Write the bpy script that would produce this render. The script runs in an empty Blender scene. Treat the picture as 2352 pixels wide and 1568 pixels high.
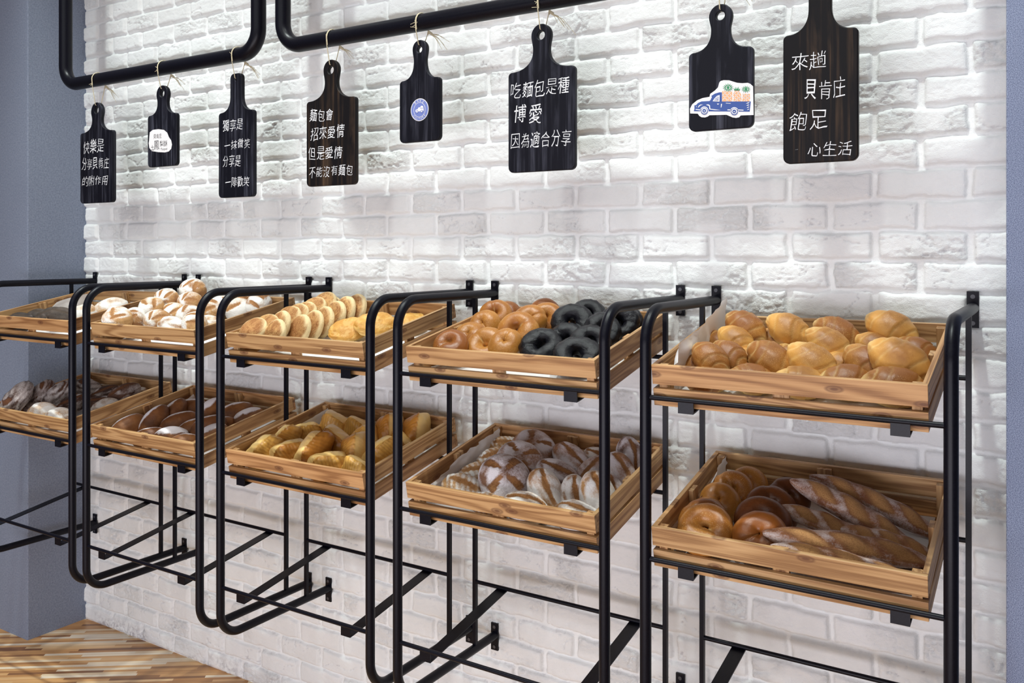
import bpy, bmesh, math, random
import numpy as np
from mathutils import Matrix, Vector, Euler

# ---------------------------------------------------------------- camera, world, lights, exposure
scn = bpy.context.scene
COL = scn.collection
PI = math.pi

cam_d = bpy.data.cameras.new('camera')
cam_d.sensor_width = 36.0
cam_d.lens = 2001.2257 * 36.0 / 2352.0
cam_d.shift_y = (576.329 - 784.0) / 2352.0
cam_d.clip_start = 0.02
cam = bpy.data.objects.new('camera', cam_d)
COL.objects.link(cam)
cam.location = (0.0, -2.141, 1.55)
cam.rotation_euler = (PI / 2, 0.0, 0.5625)
scn.camera = cam

world = bpy.data.worlds.new('shop_ambient')
scn.world = world
world.use_nodes = True
wbg = world.node_tree.nodes['Background']
wbg.inputs[0].default_value = (0.96, 0.92, 1.0, 1)
wbg.inputs[1].default_value = 0.10


def area_light(name, loc, target, size, size_y, power, color):
    d = bpy.data.lights.new(name, 'AREA')
    d.shape = 'RECTANGLE'
    d.size, d.size_y = size, size_y
    d.energy = power
    d.color = color
    o = bpy.data.objects.new(name, d)
    COL.objects.link(o)
    o.location = loc
    o.rotation_euler = (Vector(target) - Vector(loc)).to_track_quat('-Z', 'Y').to_euler()
    return o


def spot_light(name, loc, target, power, color, radius, angle, blend):
    d = bpy.data.lights.new(name, 'SPOT')
    d.energy = power
    d.color = color
    d.shadow_soft_size = radius
    d.spot_size = math.radians(angle)
    d.spot_blend = blend
    o = bpy.data.objects.new(name, d)
    COL.objects.link(o)
    o.location = loc
    o.rotation_euler = (Vector(target) - Vector(loc)).to_track_quat('-Z', 'Y').to_euler()
    return o


# the row of ceiling spots that graze the brick wall
for sx in (-0.40, -1.36, -2.33, -3.02):
    spot_light('ceiling_spot', (sx, -0.80, 3.75), (sx + 0.02, -0.27, 1.25), 128.0, (0.91, 1.0, 0.97), 0.036, 60, 1.0)
# a second row of ceiling spots over the aisle
for sx in (-2.75, -1.55, -0.45):
    spot_light('aisle_spot', (sx, -1.5, 3.7), (sx, -0.36, 0.9), 44.0, (0.96, 1.0, 0.98), 0.07, 62, 0.9)
spot_light('aisle_spot', (-3.35, -1.6, 3.7), (-2.95, -0.55, 0.0), 75.0, (1.0, 0.97, 0.93), 0.07, 46, 0.9)
# the shop's broad ceiling lighting, further out over the floor
area_light('shop_ceiling_light', (-1.3, -3.75, 3.35), (-1.5, 0.0, 0.7), 4.8, 1.1, 30.0, (0.93, 0.98, 1.0))

# added low fill light behind the camera, brightens the wall under the crates
area_light('low_fill_light', (-0.9, -4.1, 0.55), (-1.3, 0.0, 0.60), 4.0, 0.9, 104.0, (0.92, 0.90, 1.0))

vs = scn.view_settings
vs.view_transform = 'Standard'
vs.look = 'None'
vs.gamma = 1.0
vs.use_curve_mapping = False
vs.exposure = 0.05
scn.cycles.use_denoising = True
scn.cycles.max_bounces = 6

# ---------------------------------------------------------------- helpers


def link(name, me, mat=None, parent=None, loc=None, rot=None):
    o = bpy.data.objects.new(name, me)
    COL.objects.link(o)
    if mat is not None:
        if isinstance(mat, (list, tuple)):
            for m_ in mat:
                me.materials.append(m_)
        elif len(me.materials) == 0:
            me.materials.append(mat)
    if parent is not None:
        o.parent = parent
    if loc is not None:
        o.location = loc
    if rot is not None:
        o.rotation_euler = rot
    return o


def empty(name, loc=(0, 0, 0)):
    o = bpy.data.objects.new(name, None)
    o.empty_display_size = 0.05
    COL.objects.link(o)
    o.location = loc
    return o


def tag(o, label, cat, group=None, kind=None):
    o['label'] = label
    o['category'] = cat
    if group:
        o['group'] = group
    if kind:
        o['kind'] = kind
    return o


def structure(o, label):
    o['kind'] = 'structure'
    o['label'] = label
    return o


def copy_tree(o, parent=None):
    c = o.copy()
    COL.objects.link(c)
    if parent is not None:
        c.parent = parent
    for ch in list(o.children):
        copy_tree(ch, c)
    return c


class MB:
    """collects pieces into one mesh"""

    def __init__(self):
        self.v, self.f, self.m = [], [], []

    def add(self, vs_, fs_, mi=0):
        b = len(self.v)
        self.v += [tuple(p) for p in vs_]
        self.f += [tuple(i + b for i in q) for q in fs_]
        self.m += [mi] * len(fs_)

    def box(self, x0, x1, y0, y1, z0, z1, mi=0):
        self.add([(x0, y0, z0), (x1, y0, z0), (x1, y1, z0), (x0, y1, z0), (x0, y0, z1), (x1, y0, z1), (x1, y1, z1), (x0, y1, z1)],
                 [(0, 3, 2, 1), (4, 5, 6, 7), (0, 1, 5, 4), (1, 2, 6, 5), (2, 3, 7, 6), (3, 0, 4, 7)], mi)

    def tube(self, pts, r, n=16, mi=0, r_end=None):
        pts = [Vector(p) for p in pts]
        N = len(pts)
        tans = []
        for i in range(N):
            a = pts[max(i - 1, 0)]
            b = pts[min(i + 1, N - 1)]
            tans.append((b - a).normalized())
        t0 = tans[0]
        up = Vector((0, 0, 1)) if abs(t0.z) < 0.9 else Vector((1, 0, 0))
        nrm = (up - t0 * up.dot(t0)).normalized()
        vs_, fs_ = [], []
        for i in range(N):
            t = tans[i]
            nrm = (nrm - t * nrm.dot(t)).normalized()
            bn = t.cross(nrm)
            rr = r if r_end is None else r + (r_end - r) * i / (N - 1)
            for k in range(n):
                a = 2 * PI * k / n
                vs_.append(pts[i] + (nrm * math.cos(a) + bn * math.sin(a)) * rr)
        for i in range(N - 1):
            for k in range(n):
                k2 = (k + 1) % n
                fs_.append((i * n + k, i * n + k2, (i + 1) * n + k2, (i + 1) * n + k))
        fs_.append(tuple(range(n - 1, -1, -1)))
        fs_.append(tuple((N - 1) * n + k for k in range(n)))
        self.add(vs_, fs_, mi)

    def poly(self, pts, mi=0):
        self.add(pts, [tuple(range(len(pts)))], mi)

    def mesh(self, name, smooth=False, bevel=0.0):
        me = bpy.data.meshes.new(name)
        me.from_pydata(self.v, [], self.f)
        me.update()
        if bevel > 0:
            bm = bmesh.new()
            bm.from_mesh(me)
            bmesh.ops.bevel(bm, geom=list(bm.edges), offset=bevel, segments=2, affect='EDGES', profile=0.5)
            bm.to_mesh(me)
            bm.free()
        else:
            me.polygons.foreach_set('material_index', self.m)
        if smooth:
            me.polygons.foreach_set('use_smooth', [True] * len(me.polygons))
            try:
                me.set_sharp_from_angle(angle=math.radians(40))
            except Exception:
                pass
        return me


def arc_path(pts, rad, seg=10):
    """poly-line with rounded inner corners"""
    pts = [Vector(p) for p in pts]
    out = [pts[0]]
    for i in range(1, len(pts) - 1):
        a = (pts[i - 1] - pts[i]).normalized()
        b = (pts[i + 1] - pts[i]).normalized()
        half = a.angle(b) / 2
        d = rad / math.tan(half)
        c = pts[i] + (a + b).normalized() * (rad / math.sin(half))
        p0 = pts[i] + a * d - c
        p1 = pts[i] + b * d - c
        tot = p0.angle(p1)
        for k in range(seg + 1):
            t = k / seg
            out.append(c + (p0 * math.sin((1 - t) * tot) + p1 * math.sin(t * tot)) / math.sin(tot))
    out.append(pts[-1])
    return out


def hash2(ix, iy, seed):
    h = (ix.astype(np.int64) * 374761393 + iy.astype(np.int64) * 668265263 + seed * 1274126177) & 0x7fffffff
    h = ((h ^ (h >> 13)) * 1274126177) & 0x7fffffff
    h = h ^ (h >> 16)
    return (h & 0xffff) / 65535.0


def vnoise(x, y, seed=0):
    x = np.asarray(x, float)
    y = np.asarray(y, float)
    ix, iy = np.floor(x), np.floor(y)
    fx, fy = x - ix, y - iy
    ux, uy = fx * fx * (3 - 2 * fx), fy * fy * (3 - 2 * fy)
    a = hash2(ix, iy, seed)
    b = hash2(ix + 1, iy, seed)
    c = hash2(ix, iy + 1, seed)
    d = hash2(ix + 1, iy + 1, seed)
    return (a * (1 - ux) + b * ux) * (1 - uy) + (c * (1 - ux) + d * ux) * uy


def fbm(x, y, seed=0, octv=4):
    s, a, t = 0.0, 0.5, 0.0
    for i in range(octv):
        s = s + a * vnoise(x * 2 ** i, y * 2 ** i, seed + i * 7)
        t += a
        a *= 0.5
    return s / t


def sstep(a, b, x):
    t = np.clip((x - a) / (b - a), 0, 1)
    return t * t * (3 - 2 * t)


# ---------------------------------------------------------------- materials


def new_mat(name):
    m = bpy.data.materials.new(name)
    m.use_nodes = True
    nt = m.node_tree
    b = nt.nodes['Principled BSDF']
    return m, nt, b


def N(nt, typ, **kw):
    n = nt.nodes.new(typ)
    for k, v in kw.items():
        if k == 'inp':
            for kk, vv in v.items():
                n.inputs[kk].default_value = vv
        else:
            setattr(n, k, v)
    return n


def ramp(nt, src, stops, interp='LINEAR'):
    r = nt.nodes.new('ShaderNodeValToRGB')
    r.color_ramp.interpolation = interp
    els = r.color_ramp.elements
    while len(els) < len(stops):
        els.new(0.5)
    for e, (p, c) in zip(els, stops):
        e.position = p
        e.color = c if len(c) == 4 else (*c, 1)
    nt.links.new(src, r.inputs[0])
    return r.outputs[0]


def mixc(nt, fac, a, b, blend='MIX'):
    n = nt.nodes.new('ShaderNodeMix')
    n.data_type = 'RGBA'
    n.blend_type = blend
    for s, v in ((n.inputs[0], fac), (n.inputs[6], a), (n.inputs[7], b)):
        if hasattr(v, 'links') or hasattr(v, 'is_linked'):
            nt.links.new(v, s)
        else:
            s.default_value = v if not isinstance(v, tuple) or len(v) == 4 else (*v, 1)
    return n.outputs[2]


def math_(nt, op, a, b=None, clamp=False):
    n = nt.nodes.new('ShaderNodeMath')
    n.operation = op
    n.use_clamp = clamp
    for s, v in ((n.inputs[0], a), (n.inputs[1], b)):
        if v is None:
            continue
        if hasattr(v, 'is_linked'):
            nt.links.new(v, s)
        else:
            s.default_value = v
    return n.outputs[0]


def bump(nt, b, height, strength, dist):
    n = nt.nodes.new('ShaderNodeBump')
    n.inputs['Strength'].default_value = strength
    n.inputs['Distance'].default_value = dist
    nt.links.new(height, n.inputs['Height'])
    nt.links.new(n.outputs[0], b.inputs['Normal'])


def coords(nt, kind='Object', scale=(1, 1, 1), rand=False, rot=(0, 0, 0)):
    tc = nt.nodes.new('ShaderNodeTexCoord')
    src = tc.outputs[kind]
    if rand:
        oi = nt.nodes.new('ShaderNodeObjectInfo')
        cx = nt.nodes.new('ShaderNodeCombineXYZ')
        for i, k in enumerate((37.0, 91.0, 53.0)):
            nt.links.new(math_(nt, 'MULTIPLY', oi.outputs['Random'], k), cx.inputs[i])
        ad = nt.nodes.new('ShaderNodeVectorMath')
        nt.links.new(src, ad.inputs[0])
        nt.links.new(cx.outputs[0], ad.inputs[1])
        src = ad.outputs[0]
    mp = nt.nodes.new('ShaderNodeMapping')
    mp.inputs['Scale'].default_value = scale
    mp.inputs['Rotation'].default_value = rot
    nt.links.new(src, mp.inputs[0])
    return mp.outputs[0]


def noise(nt, vec, scale, detail=4.0, rough=0.55, dist=0.0):
    n = nt.nodes.new('ShaderNodeTexNoise')
    n.inputs['Scale'].default_value = scale
    n.inputs['Detail'].default_value = detail
    n.inputs['Roughness'].default_value = rough
    n.inputs['Distortion'].default_value = dist
    nt.links.new(vec, n.inputs['Vector'])
    return n.outputs['Fac']


def attr(nt, name):
    n = nt.nodes.new('ShaderNodeAttribute')
    n.attribute_name = name
    return n.outputs['Fac']


def mat_brick():
    m, nt, b = new_mat('white_painted_brick')
    v = coords(nt)
    n1 = noise(nt, v, 9.0, 3)
    c = ramp(nt, n1, [(0.3, (0.80, 0.815, 0.795)), (0.7, (0.86, 0.875, 0.86))])
    # grey scuffs and dirt in the joints and by the floor
    g = attr(nt, 'dirt')
    sp = noise(nt, v, 60.0, 4, 0.65)
    f = math_(nt, 'MULTIPLY', g, ramp(nt, sp, [(0.42, (0, 0, 0)), (0.62, (1, 1, 1))]))
    c = mixc(nt, f, c, (0.30, 0.28, 0.30, 1))
    nt.links.new(c, b.inputs['Base Color'])
    b.inputs['Roughness'].default_value = 0.62
    ro = attr(nt, 'rough')
    vs_ = coords(nt, scale=(1.0, 1.0, 1.35))
    big = math_(nt, 'MULTIPLY', noise(nt, vs_, 95.0, 6, 0.68, 0.4), math_(nt, 'ADD', math_(nt, 'MULTIPLY', ro, 1.7), 0.3))
    h = math_(nt, 'ADD', big, math_(nt, 'MULTIPLY', noise(nt, v, 420.0, 2, 0.6), 0.3))
    bump(nt, b, h, 0.8, 0.0034)
    return m


def mat_plaster(name, c0, c1, sc):
    m, nt, b = new_mat(name)
    v = coords(nt)
    n1 = noise(nt, v, sc, 2, 0.7)
    n2 = noise(nt, v, 3.0, 3)
    c = ramp(nt, n1, [(0.32, c0), (0.68, c1)])
    c = mixc(nt, math_(nt, 'MULTIPLY', n2, 0.35), c, (c0[0] * .8, c0[1] * .8, c0[2] * .85, 1))
    nt.links.new(c, b.inputs['Base Color'])
    b.inputs['Roughness'].default_value = 0.8
    bump(nt, b, n1, 0.25, 0.0012)
    return m


def mat_floor():
    m, nt, b = new_mat('strip_parquet')
    v = coords(nt, rot=(0, 0, -math.radians(36)))
    sep = nt.nodes.new('ShaderNodeSeparateXYZ')
    nt.links.new(v, sep.inputs[0])
    # per-strip random tones
    row = math_(nt, 'FLOOR', math_(nt, 'DIVIDE', sep.outputs[1], 0.0165))
    wn = nt.nodes.new('ShaderNodeTexWhiteNoise')
    wn.noise_dimensions = '1D'
    nt.links.new(row, wn.inputs['W'])
    xs = math_(nt, 'ADD', math_(nt, 'DIVIDE', sep.outputs[0], 0.34), math_(nt, 'MULTIPLY', wn.outputs['Value'], 9.0))
    col = math_(nt, 'FLOOR', xs)
    cb = nt.nodes.new('ShaderNodeCombineXYZ')
    nt.links.new(col, cb.inputs[0])
    nt.links.new(row, cb.inputs[1])
    wn2 = nt.nodes.new('ShaderNodeTexWhiteNoise')
    wn2.noise_dimensions = '2D'
    nt.links.new(cb.outputs[0], wn2.inputs['Vector'])
    c = ramp(nt, wn2.outputs['Value'], [(0.0, (0.24, 0.105, 0.042)), (0.2, (0.56, 0.28, 0.095)), (0.6, (0.76, 0.44, 0.18)), (0.78, (0.84, 0.57, 0.29)), (0.9, (0.95, 0.82, 0.60)), (1.0, (0.95, 0.86, 0.70))])
    cg = nt.nodes.new('ShaderNodeCombineXYZ')
    nt.links.new(math_(nt, 'MULTIPLY', sep.outputs[0], 2.5), cg.inputs[0])
    nt.links.new(math_(nt, 'MULTIPLY', sep.outputs[1], 150.0), cg.inputs[1])
    g = noise(nt, cg.outputs[0], 1.0, 4, 0.6)
    c = mixc(nt, 0.45, c, ramp(nt, g, [(0.3, (0.35, 0.22, 0.13)), (0.65, (1.0, 1.0, 1.0))]), 'MULTIPLY')
    nt.links.new(c, b.inputs['Base Color'])
    b.inputs['Roughness'].default_value = 0.33
    return m


def mat_metal():
    m, nt, b = new_mat('black_painted_steel')
    v = coords(nt)
    n1 = noise(nt, v, 300.0, 2)
    nt.links.new(ramp(nt, n1, [(0.3, (0.002, 0.002, 0.005)), (0.75, (0.005, 0.005, 0.010))]), b.inputs['Base Color'])
    b.inputs['Roughness'].default_value = 0.36
    b.inputs['Specular IOR Level'].default_value = 0.19
    bump(nt, b, n1, 0.08, 0.0005)
    return m


def mat_plain(name, c, rough=0.6, spec=0.4):
    m, nt, b = new_mat(name)
    b.inputs['Base Color'].default_value = (*c, 1)
    b.inputs['Roughness'].default_value = rough
    b.inputs['Specular IOR Level'].default_value = spec
    return m


def mat_pine():
    m, nt, b = new_mat('oiled_pine')
    oi = nt.nodes.new('ShaderNodeObjectInfo')
    vw = coords(nt, scale=(1.3, 20, 20), rand=True)
    w = noise(nt, vw, 1.0, 2, 0.5, 0.35)
    rings = math_(nt, 'SINE', math_(nt, 'MULTIPLY', w, 52.0))
    vf = coords(nt, scale=(7, 420, 420), rand=True)
    fine = noise(nt, vf, 1.0, 3, 0.6)
    t = math_(nt, 'ADD', math_(nt, 'MULTIPLY', rings, 0.17), math_(nt, 'MULTIPLY', fine, 0.55))
    c = ramp(nt, t, [(0.08, (0.30, 0.150, 0.058)), (0.28, (0.49, 0.280, 0.122)), (0.5, (0.62, 0.385, 0.185))])
    tint = ramp(nt, oi.outputs['Random'], [(0.0, (0.78, 0.76, 0.70)), (0.35, (1.0, 0.90, 0.80)), (0.7, (0.95, 0.95, 0.88)), (1.0, (1.0, 1.0, 1.0))])
    c = mixc(nt, 1.0, c, tint, 'MULTIPLY')
    # knots
    vk = coords(nt, scale=(6.0, 1.0, 15.0), rand=True)
    sp = nt.nodes.new('ShaderNodeSeparateXYZ')
    nt.links.new(vk, sp.inputs[0])
    cb = nt.nodes.new('ShaderNodeCombineXYZ')
    nt.links.new(sp.outputs[0], cb.inputs[0])
    nt.links.new(sp.outputs[2], cb.inputs[1])
    vo = nt.nodes.new('ShaderNodeTexVoronoi')
    vo.voronoi_dimensions = '2D'
    vo.inputs['Scale'].default_value = 1.0
    nt.links.new(cb.outputs[0], vo.inputs['Vector'])
    k = ramp(nt, vo.outputs['Distance'], [(0.03, (1, 1, 1)), (0.06, (0.55, 0.55, 0.55)), (0.085, (0.8, 0.8, 0.8)), (0.12, (0, 0, 0))])
    c = mixc(nt, math_(nt, 'MULTIPLY', k, 0.85), c, (0.13, 0.045, 0.018, 1))
    nt.links.new(c, b.inputs['Base Color'])
    b.inputs['Roughness'].default_value = 0.5
    bump(nt, b, fine, 0.15, 0.0008)
    return m


def mat_board(name, dark, streak, amount):
    m, nt, b = new_mat(name)
    v = coords(nt, scale=(85, 85, 2.2), rand=True)
    n1 = noise(nt, v, 1.0, 3, 0.6)
    v2 = coords(nt, scale=(26, 26, 5), rand=True)
    n2 = noise(nt, v2, 1.0, 4, 0.6, 0.4)
    f = math_(nt, 'MULTIPLY', ramp(nt, n1, [(0.45, (0, 0, 0)), (0.72, (1, 1, 1))]), ramp(nt, n2, [(0.4, (0, 0, 0)), (0.68, (1, 1, 1))]))
    c = mixc(nt, math_(nt, 'MULTIPLY', f, amount), dark, streak)
    nt.links.new(c, b.inputs['Base Color'])
    b.inputs['Roughness'].default_value = 0.5
    b.inputs['Specular IOR Level'].default_value = 0.18
    bump(nt, b, n1, 0.2, 0.0008)
    return m


def mat_paper():
    m, nt, b = new_mat('parchment_paper')
    b.inputs['Base Color'].default_value = (0.90, 0.87, 0.85, 1)
    b.inputs['Roughness'].default_value = 0.55
    tr = nt.nodes.new('ShaderNodeBsdfTranslucent')
    tr.inputs[0].default_value = (0.80, 0.74, 0.68, 1)
    mx = nt.nodes.new('ShaderNodeMixShader')
    mx.inputs[0].default_value = 0.18
    nt.links.new(b.outputs[0], mx.inputs[1])
    nt.links.new(tr.outputs[0], mx.inputs[2])
    nt.links.new(mx.outputs[0], nt.nodes['Material Output'].inputs[0])
    return m


def mat_bread(name, dark, mid, pale, flour=0.0, flour_c=(0.82, 0.79, 0.75), inner=(0.55, 0.30, 0.10), rough=0.5, fleck=None, bumpy=0.4, nscale=26.0, spec=0.4, fthr=0.5, vary=0.30, bl=0.55):
    """crust tones by noise; attributes: pale = under-baked zones, score = opened cuts, flour = dusted zones"""
    m, nt, b = new_mat(name)
    v = coords(nt, rand=True)
    n1 = noise(nt, v, nscale, 4, 0.6)
    n2 = noise(nt, v, nscale * 9, 4, 0.65)
    oi = nt.nodes.new('ShaderNodeObjectInfo')
    n1s = math_(nt, 'ADD', n1, math_(nt, 'MULTIPLY', math_(nt, 'SUBTRACT', oi.outputs['Random'], 0.5), vary))
    c = ramp(nt, n1s, [(0.34, dark), (0.66, mid)])
    c = mixc(nt, attr(nt, 'pale'), c, (*pale, 1))
    c = mixc(nt, math_(nt, 'MULTIPLY', attr(nt, 'brown'), ramp(nt, n2, [(0.36, (bl, bl, bl)), (0.62, (1, 1, 1))])), c, (dark[0] * .6, dark[1] * .5, dark[2] * .45, 1))
    c = mixc(nt, attr(nt, 'score'), c, ramp(nt, n2, [(0.3, (inner[0] * .55, inner[1] * .5, inner[2] * .45)), (0.7, inner)]))
    if flour > 0:
        ff = math_(nt, 'MULTIPLY', attr(nt, 'flour'), flour)
        mix_n = math_(nt, 'ADD', math_(nt, 'MULTIPLY', n1, 0.55), math_(nt, 'MULTIPLY', n2, 0.45))
        thr = math_(nt, 'SUBTRACT', math_(nt, 'ADD', mix_n, ff), fthr + 0.5)
        f = ramp(nt, math_(nt, 'ADD', thr, 0.5), [(0.34, (0, 0, 0)), (0.70, (1, 1, 1))])
        c = mixc(nt, f, c, (*flour_c, 1))
    if fleck:
        vo = nt.nodes.new('ShaderNodeTexVoronoi')
        vo.inputs['Scale'].default_value = fleck[0]
        nt.links.new(v, vo.inputs['Vector'])
        k = math_(nt, 'MULTIPLY', ramp(nt, vo.outputs['Distance'], [(0.12, (1, 1, 1)), (0.22, (0, 0, 0))]), ramp(nt, n1, [(0.42, (0, 0, 0)), (0.55, (1, 1, 1))]))
        c = mixc(nt, k, c, (*fleck[1], 1))
    nt.links.new(c, b.inputs['Base Color'])
    b.inputs['Roughness'].default_value = rough
    b.inputs['Specular IOR Level'].default_value = spec
    bump(nt, b, math_(nt, 'ADD', n2, n1), bumpy, 0.0025)
    return m


M_BRICK = mat_brick()
M_PLASTER = mat_plaster('blue_grey_plaster', (0.17, 0.20, 0.27), (0.27, 0.31, 0.39), 170.0)
M_PLASTER2 = mat_plaster('speckled_blue_grey_plaster', (0.07, 0.09, 0.17), (0.42, 0.49, 0.66), 620.0)
M_FLOOR = mat_floor()
M_CEIL = mat_plain('ceiling_paint', (0.55, 0.55, 0.56), 0.9)
M_METAL = mat_metal()
M_SCREW = mat_plain('screw_steel', (0.05, 0.05, 0.06), 0.3, 0.6)
M_PINE = mat_pine()
M_PAPER = mat_paper()
M_BBLACK = mat_board('black_stained_board', (0.003, 0.003, 0.007, 1), (0.095, 0.097, 0.13, 1), 0.8)
M_BBROWN = mat_board('brown_black_stained_board', (0.005, 0.004, 0.005, 1), (0.10, 0.06, 0.034, 1), 0.95)
M_CHALK = mat_plain('white_chalk', (0.80, 0.80, 0.82), 0.9, 0.1)
M_INK = mat_plain('black_ink', (0.02, 0.02, 0.02), 0.6)
M_TWINE = mat_plain('jute_twine', (0.62, 0.55, 0.38), 0.9, 0.1)
M_STICK = mat_plain('sticker_white', (0.80, 0.78, 0.78), 0.4)
M_BLUE = mat_plain('sticker_blue', (0.045, 0.09, 0.30), 0.45)
M_LBLUE = mat_plain('badge_blue', (0.17, 0.22, 0.52), 0.45)
M_ORANGE = mat_plain('sticker_orange', (0.85, 0.42, 0.22), 0.45)
M_GREEN = mat_plain('sticker_green', (0.04, 0.26, 0.11), 0.45)

# ---------------------------------------------------------------- room shell
BP, BZ0, BL = 0.0694, 0.0036, 0.195
X_LEFT, X_RIGHT = -3.4818, 0.06


def brick_wall():
    xs = np.concatenate([np.arange(X_LEFT, -1.7, 0.0040), np.arange(-1.7, X_RIGHT, 0.0030)])
    zs = np.concatenate([np.arange(0.0, 2.66, 0.0033), np.arange(2.66, 4.02, 0.03)])
    X, Z = np.meshgrid(xs, zs)
    # wobble of the hand-cut edges
    wx = (fbm(X * 28, Z * 28, 3, 3) - .5) * 0.009
    wz = (fbm(X * 22, Z * 40, 11, 4) - .5) * 0.013 + (fbm(X * 3, Z * 3, 5, 2) - .5) * 0.007
    x, z = X + wx, Z + wz
    k = np.floor((z - BZ0) / BP)
    tz = z - BZ0 - k * BP
    x0 = np.where(k.astype(int) % 2 == 1, -0.267, -0.364)
    j = np.floor((x - x0) / BL)
    tx = x - x0 - j * BL
    bl, bh = BL - 0.0108, BP - 0.0092
    r1 = hash2(k, j, 1)
    r2 = hash2(k, j, 2)
    r3 = hash2(k, j, 4)
    r4 = hash2(k, j, 8)
    cx = np.abs(tx - BL / 2) - (bl / 2 - 0.006 - 0.003 * r4)
    cz = np.abs(tz - bh / 2) - (bh / 2 - 0.006)
    sd = np.hypot(np.maximum(cx, 0), np.maximum(cz, 0)) + np.minimum(np.maximum(cx, cz), 0) - 0.006
    prof = 0.72 * sstep(0.0016, -0.0026, sd) + 0.28 * sstep(0.0, -0.010, sd)
    face = 0.0112 + (r1 - .5) * 0.0035 + (r2 - .5) * 0.06 * (tx - BL / 2) * 0.6 + (r3 - .5) * 0.12 * (tz - bh / 2) * 0.6
    face += (fbm(X * 14, Z * 14, 21, 3) - .5) * 0.0035
    rid = 1 - np.abs(fbm(X * 26, Z * 38, 31, 4) * 2 - 1)
    rough_b = sstep(0.45, 0.8, r3) * sstep(0.35, 0.6, fbm(X * 12, Z * 12, 41, 2))
    face += (0.30 + rough_b) * ((fbm(X * 80, Z * 110, 51, 3) - .5) * 0.0036 - sstep(0.86, 0.97, rid) * 0.0030)
    crack = sstep(0.975, 0.995, 1 - np.abs(fbm(X * 9, Z * 20, 61, 4) * 2 - 1)) * (r4 > 0.55)
    face -= crack * 0.003
    mort = 0.0012 * fbm(X * 40, Z * 40, 71, 3)
    H = mort + (face - mort) * prof
    dirt = sstep(0.09, 0.0, Z) * 0.75 * sstep(0.35, 0.6, fbm(X * 9, Z * 20, 81, 3))
    low = sstep(1.0, 0.35, Z)
    dirt = np.maximum(dirt, low * 0.34 * np.exp(-((sd - 0.001) / 0.0028) ** 2) * sstep(0.35, 0.6, fbm(X * 10, Z * 12, 91, 3)))
    dirt = np.maximum(dirt, crack * prof * 0.5)
    Y = 0.0125 - H
    ny, nx = X.shape
    co = np.stack([X, Y, Z], -1).reshape(-1, 3).astype(np.float32)
    idx = np.arange(nx * ny).reshape(ny, nx)
    q = np.stack([idx[:-1, :-1], idx[:-1, 1:], idx[1:, 1:], idx[1:, :-1]], -1).reshape(-1, 4)
    me = bpy.data.meshes.new('brick_wall')
    me.vertices.add(len(co))
    me.vertices.foreach_set('co', co.ravel())
    me.loops.add(q.size)
    me.loops.foreach_set('vertex_index', q.ravel().astype(np.int32))
    me.polygons.add(len(q))
    me.polygons.foreach_set('loop_start', np.arange(0, q.size, 4, dtype=np.int32))
    me.polygons.foreach_set('use_smooth', np.ones(len(q), bool))
    a = me.attributes.new('dirt', 'FLOAT', 'POINT')
    a.data.foreach_set('value', dirt.ravel().astype(np.float32))
    a = me.attributes.new('rough', 'FLOAT', 'POINT')
    a.data.foreach_set('value', np.clip(rough_b * prof + 0.15, 0, 1).ravel().astype(np.float32))
    me.update(calc_edges=True)
    return me


structure(link('wall_back', brick_wall(), M_BRICK), 'white painted brick wall behind the bread racks')

mb = MB()
mb.box(X_LEFT - 0.9, X_LEFT, -0.235, 0.1, -0.02, 4.0)
structure(link('wall_left', mb.mesh('wall_left', bevel=0.004), M_PLASTER), 'blue-grey plastered pillar at the left end of the brick wall')
mb = MB()
mb.box(-0.0905, 0.55, -0.20, 0.1, -0.02, 4.0)
structure(link('wall_right', mb.mesh('wall_right', bevel=0.003), M_PLASTER2), 'speckled blue-grey pillar edge at the right of the brick wall')
mb = MB()
mb.box(-5.2, 1.6, -4.2, 0.1, -0.06, 0.0)
structure(link('floor', mb.mesh('floor'), M_FLOOR), 'strip parquet floor of mixed brown wood')
mb = MB()
mb.box(-5.2, 1.6, -4.2, 0.1, 4.0, 4.06)
structure(link('ceiling', mb.mesh('ceiling'), M_CEIL), 'shop ceiling above the racks')

# ---------------------------------------------------------------- steel racks
RX = [-3.11155, -2.45515, -1.78715, -1.1212, -0.4505]
HW = 0.28765
D, DR = 0.4444, 0.1027
Z_TOP, Z_BOT = 1.4259, 0.4213
Z_SHELF = [1.2441, 0.9064, 0.5705]
REAR_UP = 0.0415
TR = 0.0122


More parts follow.
